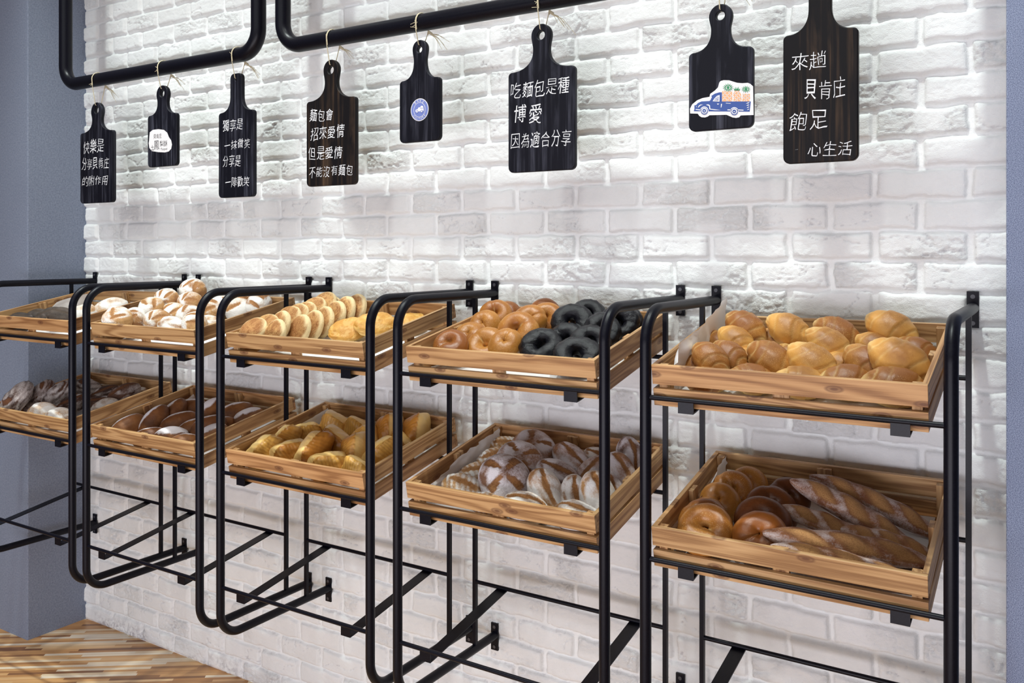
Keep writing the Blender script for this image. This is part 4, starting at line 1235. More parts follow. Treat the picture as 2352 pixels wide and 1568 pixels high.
def B_loaf(seed, ax=0.065, ay=0.042, az=0.034, cuts='long', stripes=False):
    d, f = sphere_grid(52, 44)
    P = np.sign(d) * np.abs(d) ** 0.92
    P = P / np.linalg.norm(P, axis=1)[:, None] * (0.5 + 0.5 * np.linalg.norm(P, axis=1)[:, None])
    co = P * np.array([ax, ay, az])
    nx, ny, nz = d[:, 0], d[:, 1], d[:, 2]
    sc = np.zeros(len(d))
    fl = np.ones(len(d))
    if cuts == 'long':
        q = ny + 0.12 * np.sin(nx * 2.5 + seed) - 0.12
        sc = np.exp(-(q / 0.13) ** 4) * sstep(0.96, 0.7, np.abs(nx)) * sstep(0.15, 0.35, nz)
    elif cuts == 'two':
        for k_, (o_, ti) in enumerate(((-0.30 + .1 * math.sin(seed), 0.25 + .7 * math.sin(seed * 2.1)), (0.38, -0.2 + .6 * math.sin(seed * 3.7)))):
            q = (nx - o_) * math.cos(ti) + ny * math.sin(ti)
            l_ = -(nx - o_) * math.sin(ti) + ny * math.cos(ti) + 0.05 * k_
            w_ = 0.125 * np.sqrt(np.clip(1 - (l_ / 0.52) ** 2, 0, 1)) + 1e-4
            sc = np.maximum(sc, np.exp(-(q / w_) ** 4) * (w_ > 0.02) * (nz > 0))
        fl = sstep(1.0, 0.15, nx * 0.8 + 0.5 * noise3(d, 1.2, seed + 31) + 0.1)
    elif cuts == 'cross':
        ang = np.arctan2(ny, nx) + seed
        rr = np.hypot(nx, ny)
        pet = np.abs(np.sin(2 * ang))
        sc = sstep(0.50, 0.30, pet + 0.25 * np.abs(rr - .55)) * sstep(0.05, 0.25, rr) * sstep(0.93, 0.75, rr) * (nz > 0)
    elif cuts == 'one':
        q = ny * .9 + nx * 0.3
        sc = np.exp(-(q / 0.16) ** 4) * sstep(0.72, 0.5, np.abs(nx)) * sstep(0.1, 0.3, nz)
    edge = np.exp(-((sc - 0.5) / 0.2) ** 2)
    co *= (1 - 0.075 * sc + 0.02 * edge)[:, None]
    if stripes:
        w = np.sin(nx * 26 + 3 * ny + seed)
        fl = 0.74 + 0.26 * w
        co *= (1 + 0.012 * w)[:, None]
    co += d * (noise3(d, 1.8, seed)[:, None] * 0.0026)
    co = flat_bottom(co, -az * 0.62)
    fl = fl * (1 - sc) * np.clip(0.62 + 0.62 * noise3(d, 1.6, seed + 9), 0, 1) * sstep(-0.75, -0.2, nz)
    return co, f, dict(score=sc, flour=fl, brown=edge * 0.6 * (sc > .02))


def B_disc(seed):
    d, f = sphere_grid(52, 40)
    # poles on z: rotate
    d = d[:, [1, 2, 0]]
    nx, ny, nz = d[:, 0], d[:, 1], d[:, 2]
    rr = np.hypot(nx, ny)
    co = np.stack([nx * 0.0525, ny * 0.0515, np.where(nz > 0, np.abs(nz) ** 0.85 * 0.022, -np.abs(nz) ** 0.8 * 0.013)], -1)
    co += d * (noise3(d, 2.0, seed)[:, None] * 0.0016)
    top = sstep(0.30, 0.75, nz + 0.22 * noise3(d, 2.6, seed + 2))
    g = noise3(d, 16, seed + 4)
    co += d * (top * np.abs(g) * 0.0011)[:, None]
    return co, f, dict(pale=1 - top * 0.85, brown=top * (0.30 + 0.7 * sstep(-0.25, 0.4, g + 0.7 * noise3(d, 3, seed + 1))))


def B_cheese(seed):
    d, f = sphere_grid(52, 44)
    co = d * np.array([0.078, 0.052, 0.024])
    co += d * (noise3(d, 2.4, seed)[:, None] * 0.004)
    co[:, 2] += 0.003 * noise3(d, 5, seed + 3) * (d[:, 2] > 0)
    co = flat_bottom(co, -0.012)
    return co, f, dict(pale=sstep(0.2, -0.6, d[:, 2]) + 0.3 * (noise3(d, 3, seed + 5) > 0.1), brown=sstep(0.3, 0.8, noise3(d, 4, seed + 6)) * sstep(0, .5, d[:, 2]) * .6)


def B_fold(seed):
    """yellow bread: a strip of dough folded to a fat wedge, one smooth pale face and one finely lined face meeting in a ridge"""
    d, f = sphere_grid(72, 72)
    nx, ny, nz = d[:, 0], d[:, 1], d[:, 2]
    j = 0.12 * math.sin(seed * 2.3)
    pl = [((0.16, 0.80, 0.58 + j), 0.035), ((-0.10 + j, -0.74, 0.66), 0.035), ((0, 0, -1), 0.027), ((1, 0.1, 0.25), 0.050), ((-1, -0.1, 0.45), 0.044),
          ((0.35, 0.15, 0.92), 0.0395 + 0.002 * math.sin(seed)), ((0, -1, -0.25), 0.041), ((0.1, 1, -0.25), 0.043)]
    acc = 0.0
    g = []
    for n_, h_ in pl:
        n_ = np.array(n_) / np.linalg.norm(n_)
        e_ = np.maximum(d @ n_, 0) / h_
        g.append(e_)
        acc = acc + e_ ** 5
    r = 1.03 / acc ** (1 / 5)
    q = (g[0] - g[1]) / (g[0] + g[1] + 8.0)
    face2 = sstep(-0.02, -0.10, q) * (nz > -0.3)
    lip = np.exp(-(np.maximum(q, 0) / 0.05) ** 2) * np.exp(-(np.maximum(-q, 0) / 0.02) ** 2) * sstep(-0.1, 0.2, nz)
    lines = np.sin(nx * 30 + 5 * nz + seed)
    r = r * (1 + 0.075 * lip + 0.008 * lines * face2)
    co = d * r[:, None]
    co[:, 2] *= 1.06
    co += d * (noise3(d, 1.9, seed)[:, None] * 0.0030)
    co = flat_bottom(co, -0.024)
    pale = 0.65 * sstep(0.02, 0.10, q) + 0.3 * sstep(0.1, -0.7, nz) + 0.25 * sstep(.2, .7, noise3(d, 1.4, seed + 6))
    brown = np.exp(-((q + 0.015) / 0.02) ** 2) * .8 * (nz > -.2) + 0.25 * face2 * sstep(0.1, 0.8, lines) + 0.25 * face2
    return co, f, dict(pale=pale, brown=brown)


def B_oval(seed, L=0.062):
    d, f = sphere_grid(44, 44)
    nx, ny, nz = d[:, 0], d[:, 1], d[:, 2]
    co = np.stack([nx * L, ny * 0.038 * (1 - 0.12 * nx), nz * 0.034], -1)
    co += d * (noise3(d, 1.6, seed)[:, None] * 0.0018)
    co = flat_bottom(co, -0.020)
    fl = sstep(0.02, 0.62, ny * 0.95 + nx * 0.15 - 0.05 + 0.16 * noise3(d, 3, seed)) * sstep(-0.75, -0.25, nz)
    return co, f, dict(flour=fl, pale=sstep(-0.3, -0.9, nz) * 0.5)


def B_rustic(seed, dark=0.5):
    d, f = sphere_grid(60, 56)
    nx, ny, nz = d[:, 0], d[:, 1], d[:, 2]
    co = np.stack([nx * 0.082, ny * 0.045, nz * 0.036], -1)
    co += d * (noise3(d, 1.8, seed)[:, None] * 0.006 + noise3(d, 6, seed + 2)[:, None] * 0.0022)
    sc = sstep(0.15, 0.5, noise3(d, 1.6, seed + 4)) * sstep(0.1, 0.5, nz)
    co *= (1 - 0.05 * sc)[:, None]
    co = flat_bottom(co, -0.024)
    return co, f, dict(score=sc * .85, flour=(1 - sc) * (0.75 + 0.4 * noise3(d, 3, seed + 7)))


MB_ROLL = mat_bread('golden_roll_crust', (0.33, 0.125, 0.025), (0.68, 0.34, 0.080), (0.93, 0.70, 0.30), rough=0.44, bumpy=0.2, nscale=9, vary=0.6, bl=0.8, fleck=(420.0, (0.80, 0.50, 0.20)))
MB_BAGEL = mat_bread('bagel_crust', (0.29, 0.092, 0.015), (0.56, 0.245, 0.045), (0.86, 0.63, 0.28), rough=0.36, bumpy=0.25, fleck=(420.0, (0.80, 0.58, 0.30)), nscale=11, vary=0.38, bl=0.8)
MB_DKBAGEL = mat_bread('dark_bagel_crust', (0.11, 0.030, 0.008), (0.21, 0.066, 0.017), (0.66, 0.40, 0.17), rough=0.36, bumpy=0.3, nscale=18)
MB_BLACK = mat_bread('black_bagel_crust', (0.0035, 0.0035, 0.006), (0.007, 0.007, 0.010), (0.010, 0.010, 0.015), rough=0.24, bumpy=0.55, nscale=34, spec=0.34)
MB_BAG = mat_bread('baguette_crust', (0.24, 0.088, 0.036), (0.46, 0.205, 0.082), (0.5, 0.3, 0.13), flour=0.60, inner=(0.60, 0.32, 0.11), rough=0.6, bumpy=1.0, flour_c=(0.76, 0.68, 0.66), nscale=38, fthr=0.40)
MB_FLOUR = mat_bread('floured_crust', (0.34, 0.16, 0.06), (0.58, 0.33, 0.13), (0.6, 0.4, 0.2), flour=0.95, inner=(0.42, 0.19, 0.06), rough=0.7, bumpy=0.8, nscale=24, fthr=0.40)
MB_GREYF = mat_bread('greyish_floured_crust', (0.17, 0.08, 0.045), (0.38, 0.19, 0.10), (0.5, 0.3, 0.2), flour=0.90, flour_c=(0.70, 0.65, 0.67), inner=(0.36, 0.16, 0.05), rough=0.7, bumpy=0.9, nscale=24, fthr=0.42)
MB_CRUMB = mat_bread('crumb_topped_bun', (0.50, 0.20, 0.045), (0.74, 0.40, 0.12), (0.90, 0.70, 0.38), rough=0.6, bumpy=1.0, nscale=40)
MB_CHEESE = mat_bread('cheese_bread_crust', (0.62, 0.29, 0.050), (0.82, 0.48, 0.11), (0.90, 0.66, 0.26), rough=0.42, bumpy=0.6, nscale=30)
MB_FOLD = mat_bread('glazed_yellow_crust', (0.52, 0.22, 0.035), (0.80, 0.45, 0.100), (0.95, 0.69, 0.27), rough=0.30, bumpy=0.2, nscale=13, vary=0.6, bl=0.8)
MB_OVAL = mat_bread('brown_oval_crust', (0.17, 0.060, 0.018), (0.32, 0.13, 0.040), (0.60, 0.36, 0.12), flour=1.0, flour_c=(0.82, 0.78, 0.80), rough=0.5, bumpy=0.35, nscale=24, fthr=0.52)
MB_RUST = mat_bread('rustic_dark_crust', (0.050, 0.022, 0.015), (0.13, 0.060, 0.036), (0.3, 0.2, 0.1), flour=0.78, flour_c=(0.62, 0.56, 0.53), inner=(0.20, 0.075, 0.025), rough=0.7, bumpy=1.0, nscale=30, fthr=0.58)
MB_DARK = mat_bread('dark_loaf_crust', (0.040, 0.030, 0.026), (0.10, 0.075, 0.060), (0.2, 0.15, 0.1), flour=0.5, flour_c=(0.30, 0.26, 0.25), inner=(0.09, 0.06, 0.04), rough=0.6, bumpy=0.9, nscale=40, fthr=0.58)

PROTO = {}


def proto_mesh(kind, var):
    key = (kind, var)
    if key in PROTO:
        return PROTO[key]
    s = var + 1
    builders = {
        'soft_roll': lambda: (B_roll(s), MB_ROLL),
        'bagel': lambda: (B_bagel(s, [0.0, 0.26, 0.0, 0.06][var % 4]), MB_BAGEL),
        'dark_bagel': lambda: (B_bagel(s + 5, 0.05), MB_DKBAGEL),
        'black_bagel': lambda: (B_bagel(s + 9, [0.30, 0.2, 0.36][var % 3], True), MB_BLACK),
        'baguette': lambda: (B_baguette(s), MB_BAG),
        'oval_loaf': lambda: (B_loaf(s, 0.070, 0.043, 0.036, 'long'), MB_GREYF),
        'short_loaf': lambda: (B_loaf(s, 0.060, 0.041, 0.035, 'long'), MB_FLOUR),
        'cross_loaf': lambda: (B_loaf(s, 0.066, 0.062, 0.044, 'cross'), MB_GREYF),
        'striped_loaf': lambda: (B_loaf(s, 0.054, 0.034, 0.028, 'one', True), MB_FLOUR),
        'split_bun': lambda: (B_loaf(s, 0.058, 0.052, 0.042, 'two'), MB_FLOUR),
        'white_loaf': lambda: (B_loaf(s, 0.062, 0.045, 0.034, 'none'), MB_FLOUR),
        'crumb_bun': lambda: (B_disc(s), MB_CRUMB),
        'cheese_bread': lambda: (B_cheese(s), MB_CHEESE),
        'folded_bread': lambda: (B_fold(s), MB_FOLD),
        'oval_roll': lambda: (B_oval(s), MB_OVAL),
        'rustic_loaf': lambda: (B_rustic(s), MB_RUST),
        'dark_loaf': lambda: (B_loaf(s, 0.068, 0.045, 0.034, 'long'), MB_DARK),
        'grey_loaf': lambda: (B_loaf(s, 0.072, 0.043, 0.034, 'long'), MB_RUST),
    }
    (co, f, at), mat = builders[kind]()
    PROTO[key] = bread_mesh(kind, co, f, at, mat)
    return PROTO[key]


def put_bread(kind, var, key, loc, eul, sc, label, group, cat):
    o = link(kind, proto_mesh(kind, var))
    o.matrix_world = CM[key] @ Matrix.Translation(loc) @ Euler(eul, 'XYZ').to_matrix().to_4x4() @ Matrix.Diagonal((*sc, 1))
    tag(o, label, cat, group)
    return o


BREADS = [
    ('soft_roll', 0, (4, 0), (-0.1581, 0.3135, 0.0860), (0.255, 0.482, -0.329), (0.95, 0.95, 0.95), 'golden soft roll highest at the back left, against the paper', 'golden soft rolls', 'roll'),
    ('soft_roll', 1, (4, 0), (-0.1627, 0.2548, 0.0687), (0.238, 0.490, -0.366), (0.86, 0.86, 0.86), 'pale golden roll just below the highest one at the back left', 'golden soft rolls', 'roll'),
    ('soft_roll', 2, (4, 0), (-0.0595, 0.3139, 0.0843), (0.316, 0.446, -0.193), (0.95, 0.95, 0.95), 'pale-bellied golden roll tilted against the back slat, second from the left', 'golden soft rolls', 'roll'),
    ('soft_roll', 3, (4, 0), (0.0406, 0.3343, 0.0735), (0.316, 0.446, -0.193), (0.98, 0.98, 0.98), 'dark sugared roll leaning on the back slat in the middle', 'golden soft rolls', 'roll'),
    ('soft_roll', 4, (4, 0), (0.0355, 0.2666, 0.0701), (0.272, 0.473, -0.291), (0.95, 0.95, 0.95), 'light golden roll in front of the dark sugared roll', 'golden soft rolls', 'roll'),
    ('soft_roll', 5, (4, 0), (0.1490, 0.3628, 0.0831), (0.325, 0.440, -0.173), (1.02, 1.02, 1.02), 'large golden roll with deep creases perched at the back right', 'golden soft rolls', 'roll'),
    ('soft_roll', 0, (4, 0), (-0.0898, 0.3312, 0.0467), (0.299, 0.457, -0.233), (0.86, 0.86, 0.86), 'brown roll half hidden beneath the pale-bellied back roll', 'golden soft rolls', 'roll'),
    ('soft_roll', 1, (4, 0), (-0.1758, 0.1167, 0.0691), (0.187, 0.510, -0.472), (0.86, 0.86, 0.86), 'golden roll nearest the white paper at the left front', 'golden soft rolls', 'roll'),
    ('soft_roll', 2, (4, 0), (-0.1484, 0.1630, 0.0604), (0.187, 0.510, -0.472), (0.86, 0.86, 0.86), 'brown-topped roll second from the paper in the front heap', 'golden soft rolls', 'roll'),
    ('soft_roll', 3, (4, 0), (-0.0600, 0.1586, 0.0626), (0.255, 0.482, -0.329), (0.98, 0.98, 0.98), 'pale creased roll with a wide spiral in the front left heap', 'golden soft rolls', 'roll'),
    ('soft_roll', 4, (4, 0), (0.0272, 0.1557, 0.0642), (0.238, 0.490, -0.366), (1.02, 1.02, 1.02), 'smooth brown-topped roll in the centre of the front heap', 'golden soft rolls', 'roll'),
    ('soft_roll', 5, (4, 0), (0.1272, 0.1911, 0.0555), (0.170, 0.515, -0.506), (0.96, 0.96, 0.96), 'pale spiral roll right of the centre, dark speck on top', 'golden soft rolls', 'roll'),
    ('soft_roll', 0, (4, 0), (0.1933, 0.1633, 0.0763), (0.290, 0.463, -0.252), (1.12, 1.12, 1.12), 'large sugar-flecked brown roll at the right front', 'golden soft rolls', 'roll'),
    ('soft_roll', 1, (4, 0), (0.1233, 0.3154, 0.0550), (0.342, 0.427, -0.132), (0.80, 0.80, 0.80), 'small dark roll wedged behind the pale spiral roll', 'golden soft rolls', 'roll'),
    ('soft_roll', 2, (4, 0), (0.2075, 0.3121, 0.0473), (0.255, 0.482, -0.329), (0.85, 0.85, 0.85), 'pinkish brown roll in the far right corner', 'golden soft rolls', 'roll'),
    ('soft_roll', 3, (4, 0), (-0.0790, 0.0885, 0.0417), (0.304, 0.215, 0.229), (0.86, 0.86, 0.86), 'brown roll low behind the front slat, left of the middle', 'golden soft rolls', 'roll'),
    ('soft_roll', 4, (4, 0), (0.0192, 0.0859, 0.0437), (0.317, 0.196, 0.292), (0.92, 0.92, 0.92), 'golden roll low behind the front slat, in the middle', 'golden soft rolls', 'roll'),
    ('soft_roll', 5, (4, 0), (0.1085, 0.1057, 0.0447), (0.317, 0.196, 0.292), (0.95, 0.95, 0.95), 'pale roll low behind the front slat, right of the middle', 'golden soft rolls', 'roll'),
    ('soft_roll', 0, (4, 0), (0.1946, 0.0894, 0.0482), (0.304, 0.215, 0.229), (1.05, 1.05, 1.05), 'long golden roll low behind the front slat at the right end', 'golden soft rolls', 'roll'),
    ('soft_roll', 1, (4, 0), (0.0725, 0.2178, 0.0406), (0.342, 0.427, -0.132), (0.72, 0.72, 0.72), 'small pinkish roll between the smooth roll and the spiral roll', 'golden soft rolls', 'roll'),
    ('soft_roll', 2, (4, 0), (-0.2153, 0.1277, 0.0420), (0.170, 0.515, -0.506), (0.72, 0.72, 0.72), 'brown roll peeking out beside the white paper', 'golden soft rolls', 'roll'),
    ('soft_roll', 3, (4, 0), (-0.1163, 0.2013, 0.0414), (0.255, 0.482, -0.329), (0.72, 0.72, 0.72), 'roll deep in the gap behind the pale creased roll', 'golden soft rolls', 'roll'),
    ('soft_roll', 4, (4, 0), (-0.0401, 0.2485, 0.0415), (0.090, 0.534, -0.665), (0.70, 0.70, 0.70), 'narrow roll in the gap left of the smooth brown roll', 'golden soft rolls', 'roll'),
    ('soft_roll', 5, (4, 0), (-0.2109, 0.2846, 0.0512), (0.255, 0.482, -0.329), (0.78, 0.78, 0.78), 'roll sunk behind the left front pair, next to the paper', 'golden soft rolls', 'roll'),
    ('soft_roll', 0, (4, 0), (-0.1711, 0.0647, 0.0392), (0.224, 0.183, 0.239), (0.80, 0.80, 0.80), 'roll on the crate floor at the left, seen through the slat gap', 'golden soft rolls', 'roll'),
    ('bagel', 1, (4, 1), (-0.1676, 0.0623, 0.0699), (0.539, -0.145, 0.490), (1.06, 1.06, 1.06), 'pale bagel with an open hole, frontmost of the left-hand line', 'bagels on the nearest lower shelf', 'bagel'),
    ('bagel', 3, (4, 1), (-0.1885, 0.1130, 0.0587), (0.309, -0.427, 1.136), (1.06, 1.06, 1.06), 'pale bagel with a red streak, second in the left-hand line', 'bagels on the nearest lower shelf', 'bagel'),
    ('bagel', 0, (4, 1), (-0.2061, 0.1586, 0.0468), (0.030, -0.483, 1.690), (0.92, 0.92, 0.92), 'sesame bagel edge squeezed third in the left-hand line', 'bagels on the nearest lower shelf', 'bagel'),
    ('bagel', 0, (4, 1), (-0.1922, 0.2229, 0.0516), (0.795, -0.064, 0.434), (0.98, 0.98, 0.98), 'dark-topped sesame bagel, fourth in the left-hand line', 'bagels on the nearest lower shelf', 'bagel'),
    ('bagel', 3, (4, 1), (-0.1789, 0.2791, 0.0538), (0.697, -0.424, 0.828), (0.98, 0.98, 0.98), 'plain golden bagel, fifth in the left-hand line', 'bagels on the nearest lower shelf', 'bagel'),
    ('bagel', 0, (4, 1), (-0.1608, 0.3334, 0.0512), (0.749, -0.425, 0.923), (0.90, 0.90, 0.90), 'brown bagel at the very back of the left-hand line', 'bagels on the nearest lower shelf', 'bagel'),
    ('bagel', 2, (4, 1), (-0.0612, 0.0783, 0.0637), (-0.740, 0.166, -2.515), (1.16, 1.16, 1.16), 'large golden bagel with a cream seam beside the front baguette', 'bagels on the nearest lower shelf', 'bagel'),
    ('dark_bagel', 1, (4, 1), (-0.0737, 0.1433, 0.0619), (0.575, -0.230, 0.779), (1.15, 1.15, 1.15), 'dark brown bagel just behind the large golden bagel', 'dark brown bagels', 'bagel'),
    ('dark_bagel', 2, (4, 1), (-0.0745, 0.2106, 0.0576), (0.383, -0.632, 1.487), (1.10, 1.10, 1.10), 'dark brown bagel with a split seam, second behind the golden bagel', 'dark brown bagels', 'bagel'),
    ('dark_bagel', 3, (4, 1), (-0.0542, 0.2819, 0.0546), (0.836, -0.273, 1.022), (1.00, 1.00, 1.00), 'dark brown bagel half hidden beside the long upper baguette', 'dark brown bagels', 'bagel'),
    ('baguette', 0, (4, 1), (0.0876, 0.2385, 0.0647), (0.157, 0.300, -0.221), (0.98, 0.90, 0.90), 'long floured baguette lying across the top of the pile', 'floured baguettes', 'baguette'),
    ('baguette', 1, (4, 1), (0.1208, 0.2967, 0.0621), (0.179, 0.288, -0.148), (0.98, 0.88, 0.88), 'floured baguette at the back, against the back slats', 'floured baguettes', 'baguette'),
    ('baguette', 2, (4, 1), (0.1043, 0.1073, 0.0565), (0.354, 0.199, 0.310), (1.12, 0.92, 0.92), 'pale floured baguette at the front of the pile', 'floured baguettes', 'baguette'),
    ('baguette', 0, (4, 1), (0.0544, 0.1909, 0.0496), (0.223, 0.256, 0.017), (0.78, 0.74, 0.74), 'short baguette tucked under the long crossing one', 'floured baguettes', 'baguette'),
    ('baguette', 1, (4, 1), (0.1148, 0.0547, 0.0493), (0.191, 0.195, 0.150), (1.00, 0.78, 0.72), 'baguette lowest behind the front slat, mostly hidden', 'floured baguettes', 'baguette'),
    ('baguette', 2, (4, 1), (0.1673, 0.1760, 0.0444), (0.238, 0.242, 0.078), (0.62, 0.76, 0.70), 'dark baguette in the shadow at the right end', 'floured baguettes', 'baguette'),
    ('bagel', 3, (3, 0), (-0.2009, 0.1038, 0.0646), (-0.513, -0.321, 2.897), (0.96, 0.96, 0.96), 'golden bagel at the left front corner of the bagel crate', 'brown bagels', 'bagel'),
    ('bagel', 0, (3, 0), (-0.2024, 0.1938, 0.0624), (0.615, -0.382, 0.850), (0.92, 0.92, 0.92), 'plain tan bagel, second in the left line of brown bagels', 'brown bagels', 'bagel'),
    ('bagel', 0, (3, 0), (-0.2068, 0.2692, 0.0715), (0.292, -0.828, 1.563), (0.92, 0.92, 0.92), 'sesame-speckled bagel, third in the left line of brown bagels', 'brown bagels', 'bagel'),
    ('bagel', 3, (3, 0), (-0.2027, 0.3268, 0.0846), (0.849, -0.201, 0.554), (0.92, 0.92, 0.92), 'smooth golden bagel, fourth in the left line of brown bagels', 'brown bagels', 'bagel'),
    ('bagel', 0, (3, 0), (-0.1981, 0.3676, 0.0762), (0.600, -0.668, 1.180), (0.86, 0.86, 0.86), 'brown bagel at the far end of the left line', 'brown bagels', 'bagel'),
    ('bagel', 1, (3, 0), (-0.1310, 0.1596, 0.0484), (-0.603, 0.146, -2.577), (0.98, 0.98, 0.98), 'speckled bagel with a red mark, frontmost of the middle line', 'brown bagels', 'bagel'),
    ('bagel', 2, (3, 0), (-0.0609, 0.1465, 0.0627), (0.559, -0.669, 1.080), (0.95, 0.95, 0.95), 'golden bagel with a thick cream edge, second in the middle line', 'brown bagels', 'bagel'),
    ('bagel', 1, (3, 0), (-0.0695, 0.2199, 0.0748), (-0.143, -0.858, 1.993), (1.02, 1.02, 1.02), 'large sesame bagel, third in the middle line', 'brown bagels', 'bagel'),
    ('bagel', 2, (3, 0), (-0.0624, 0.2792, 0.0894), (0.940, -0.098, 0.322), (0.96, 0.96, 0.96), 'shiny dark golden bagel, fourth in the middle line', 'brown bagels', 'bagel'),
    ('bagel', 3, (3, 0), (-0.0410, 0.3236, 0.0804), (0.782, -0.623, 0.901), (0.96, 0.96, 0.96), 'golden bagel half hidden behind the shiny dark one', 'brown bagels', 'bagel'),
    ('bagel', 0, (3, 0), (-0.0715, 0.3588, 0.0810), (-0.445, -0.739, 2.554), (0.98, 0.98, 0.98), 'brown sesame bagel highest at the back middle', 'brown bagels', 'bagel'),
    ('black_bagel', 0, (3, 0), (0.0365, 0.1571, 0.0588), (0.541, -0.265, 0.553), (1.00, 1.00, 1.00), 'black bagel at the left front, open hole facing front', 'black bagels', 'bagel'),
    ('black_bagel', 1, (3, 0), (0.0728, 0.2141, 0.0604), (0.406, -0.578, 0.988), (0.92, 0.92, 0.92), 'black bagel second from the front in the left black line', 'black bagels', 'bagel'),
    ('black_bagel', 2, (3, 0), (0.0575, 0.2843, 0.0870), (0.839, 0.061, 0.312), (0.96, 0.96, 0.96), 'black bagel third from the front in the left black line', 'black bagels', 'bagel'),
    ('black_bagel', 0, (3, 0), (0.0773, 0.3386, 0.0910), (0.743, -0.434, 0.865), (0.88, 0.88, 0.88), 'black bagel fourth from the front in the left black line', 'black bagels', 'bagel'),
    ('black_bagel', 1, (3, 0), (0.0685, 0.3583, 0.0703), (0.254, -0.687, 1.697), (0.88, 0.88, 0.88), 'black bagel highest at the back of the left black line', 'black bagels', 'bagel'),
    ('black_bagel', 2, (3, 0), (0.1587, 0.1120, 0.0568), (0.590, -0.005, 0.626), (1.00, 1.00, 1.00), 'black bagel behind the front slat at the right', 'black bagels', 'bagel'),
    ('black_bagel', 0, (3, 0), (0.1601, 0.1819, 0.0648), (0.632, -0.522, 1.039), (0.96, 0.96, 0.96), 'black bagel second from the front in the right black line', 'black bagels', 'bagel'),
    ('black_bagel', 1, (3, 0), (0.1643, 0.2458, 0.0803), (0.124, -0.833, 1.910), (0.92, 0.92, 0.92), 'black bagel third in the right black line, behind the tube', 'black bagels', 'bagel'),
    ('black_bagel', 2, (3, 0), (0.1801, 0.3074, 0.0863), (0.886, -0.149, 0.890), (0.90, 0.90, 0.90), 'black bagel fourth in the right black line', 'black bagels', 'bagel'),
    ('black_bagel', 0, (3, 0), (0.1799, 0.3485, 0.0766), (0.683, -0.652, 1.472), (0.86, 0.86, 0.86), 'black bagel fifth in the right black line', 'black bagels', 'bagel'),
    ('black_bagel', 1, (3, 0), (0.1637, 0.3583, 0.0562), (0.906, -0.005, 0.836), (0.84, 0.84, 0.84), 'black bagel at the far back of the right black line', 'black bagels', 'bagel'),
    ('striped_loaf', 0, (3, 1), (-0.2042, 0.3624, 0.0439), (0.540, -0.006, 0.739), (0.84, 0.84, 0.84), 'striped little loaf farthest back beside the parchment', 'floured loaves', 'bread loaf'),
    ('striped_loaf', 1, (3, 1), (-0.1867, 0.2762, 0.0439), (0.519, -0.158, 0.998), (0.90, 0.90, 0.90), 'small loaf half covered by the cross-cut boule, by the parchment', 'floured loaves', 'bread loaf'),
    ('striped_loaf', 2, (3, 1), (-0.1811, 0.1868, 0.0406), (0.537, -0.059, 0.828), (0.92, 0.92, 0.92), 'floured little loaf with one brown cut near the parchment', 'floured loaves', 'bread loaf'),
    ('striped_loaf', 0, (3, 1), (-0.1626, 0.0997, 0.0449), (0.501, 0.211, 0.364), (1.02, 1.02, 1.02), 'striped loaf with raisins at the left front of the floured crate', 'floured loaves', 'bread loaf'),
    ('striped_loaf', 1, (3, 1), (-0.0543, 0.0468, 0.0406), (0.291, 0.234, 0.167), (0.90, 0.90, 0.90), 'striped loaf low behind the front slat, left part', 'floured loaves', 'bread loaf'),
    ('cross_loaf', 0, (3, 1), (-0.0844, 0.3224, 0.0628), (0.463, 0.354, 0.109), (0.95, 0.95, 0.95), 'large floured boule at the back, left of the middle post', 'floured loaves', 'bread loaf'),
    ('cross_loaf', 1, (3, 1), (-0.0676, 0.2257, 0.0679), (0.459, 0.468, -0.046), (1.00, 1.00, 1.00), 'floured boule with a cross-shaped cut, middle of three boules', 'floured loaves', 'bread loaf'),
    ('cross_loaf', 2, (3, 1), (-0.0510, 0.1259, 0.0706), (0.442, 0.578, -0.182), (1.02, 1.02, 1.02), 'front boule with big brown petal-shaped cuts', 'floured loaves', 'bread loaf'),
    ('oval_loaf', 0, (3, 1), (0.0325, 0.3215, 0.0530), (0.299, 0.457, -0.233), (0.86, 0.86, 0.86), 'oval floured loaf with one long cut below the back middle post', 'floured loaves', 'bread loaf'),
    ('oval_loaf', 1, (3, 1), (0.0437, 0.2265, 0.0528), (0.408, 0.364, 0.040), (0.88, 0.88, 0.88), 'broad floured loaf lying across the centre of the crate', 'floured loaves', 'bread loaf'),
    ('oval_loaf', 2, (3, 1), (0.1089, 0.2932, 0.0444), (0.478, -0.262, 1.193), (0.76, 0.76, 0.76), 'floured loaf behind the tube at the right of the crate centre', 'floured loaves', 'bread loaf'),
    ('short_loaf', 0, (3, 1), (0.0631, 0.1283, 0.0583), (0.192, 0.690, -0.600), (0.98, 0.98, 0.98), 'floured loaf standing steeply, brown cut on its left, front centre', 'floured loaves', 'bread loaf'),
    ('short_loaf', 1, (3, 1), (0.1327, 0.1463, 0.0515), (-0.092, 0.707, -1.036), (0.84, 0.84, 0.84), 'narrow floured loaf with a straight cut, right of front centre', 'floured loaves', 'bread loaf'),
    ('short_loaf', 2, (3, 1), (0.1995, 0.1397, 0.0606), (0.036, 0.711, -0.840), (1.04, 1.04, 1.04), 'white floured loaf partly behind the right tube', 'floured loaves', 'bread loaf'),
    ('oval_loaf', 3, (3, 1), (0.1957, 0.2755, 0.0580), (0.144, 0.700, -0.674), (0.86, 0.86, 0.86), 'white floured loaf leaning on the right side slat', 'floured loaves', 'bread loaf'),
    ('oval_loaf', 4, (3, 1), (0.1882, 0.3528, 0.0613), (-0.017, 0.885, -0.953), (0.86, 0.86, 0.86), 'tan loaf standing upright in the back right corner', 'floured loaves', 'bread loaf'),
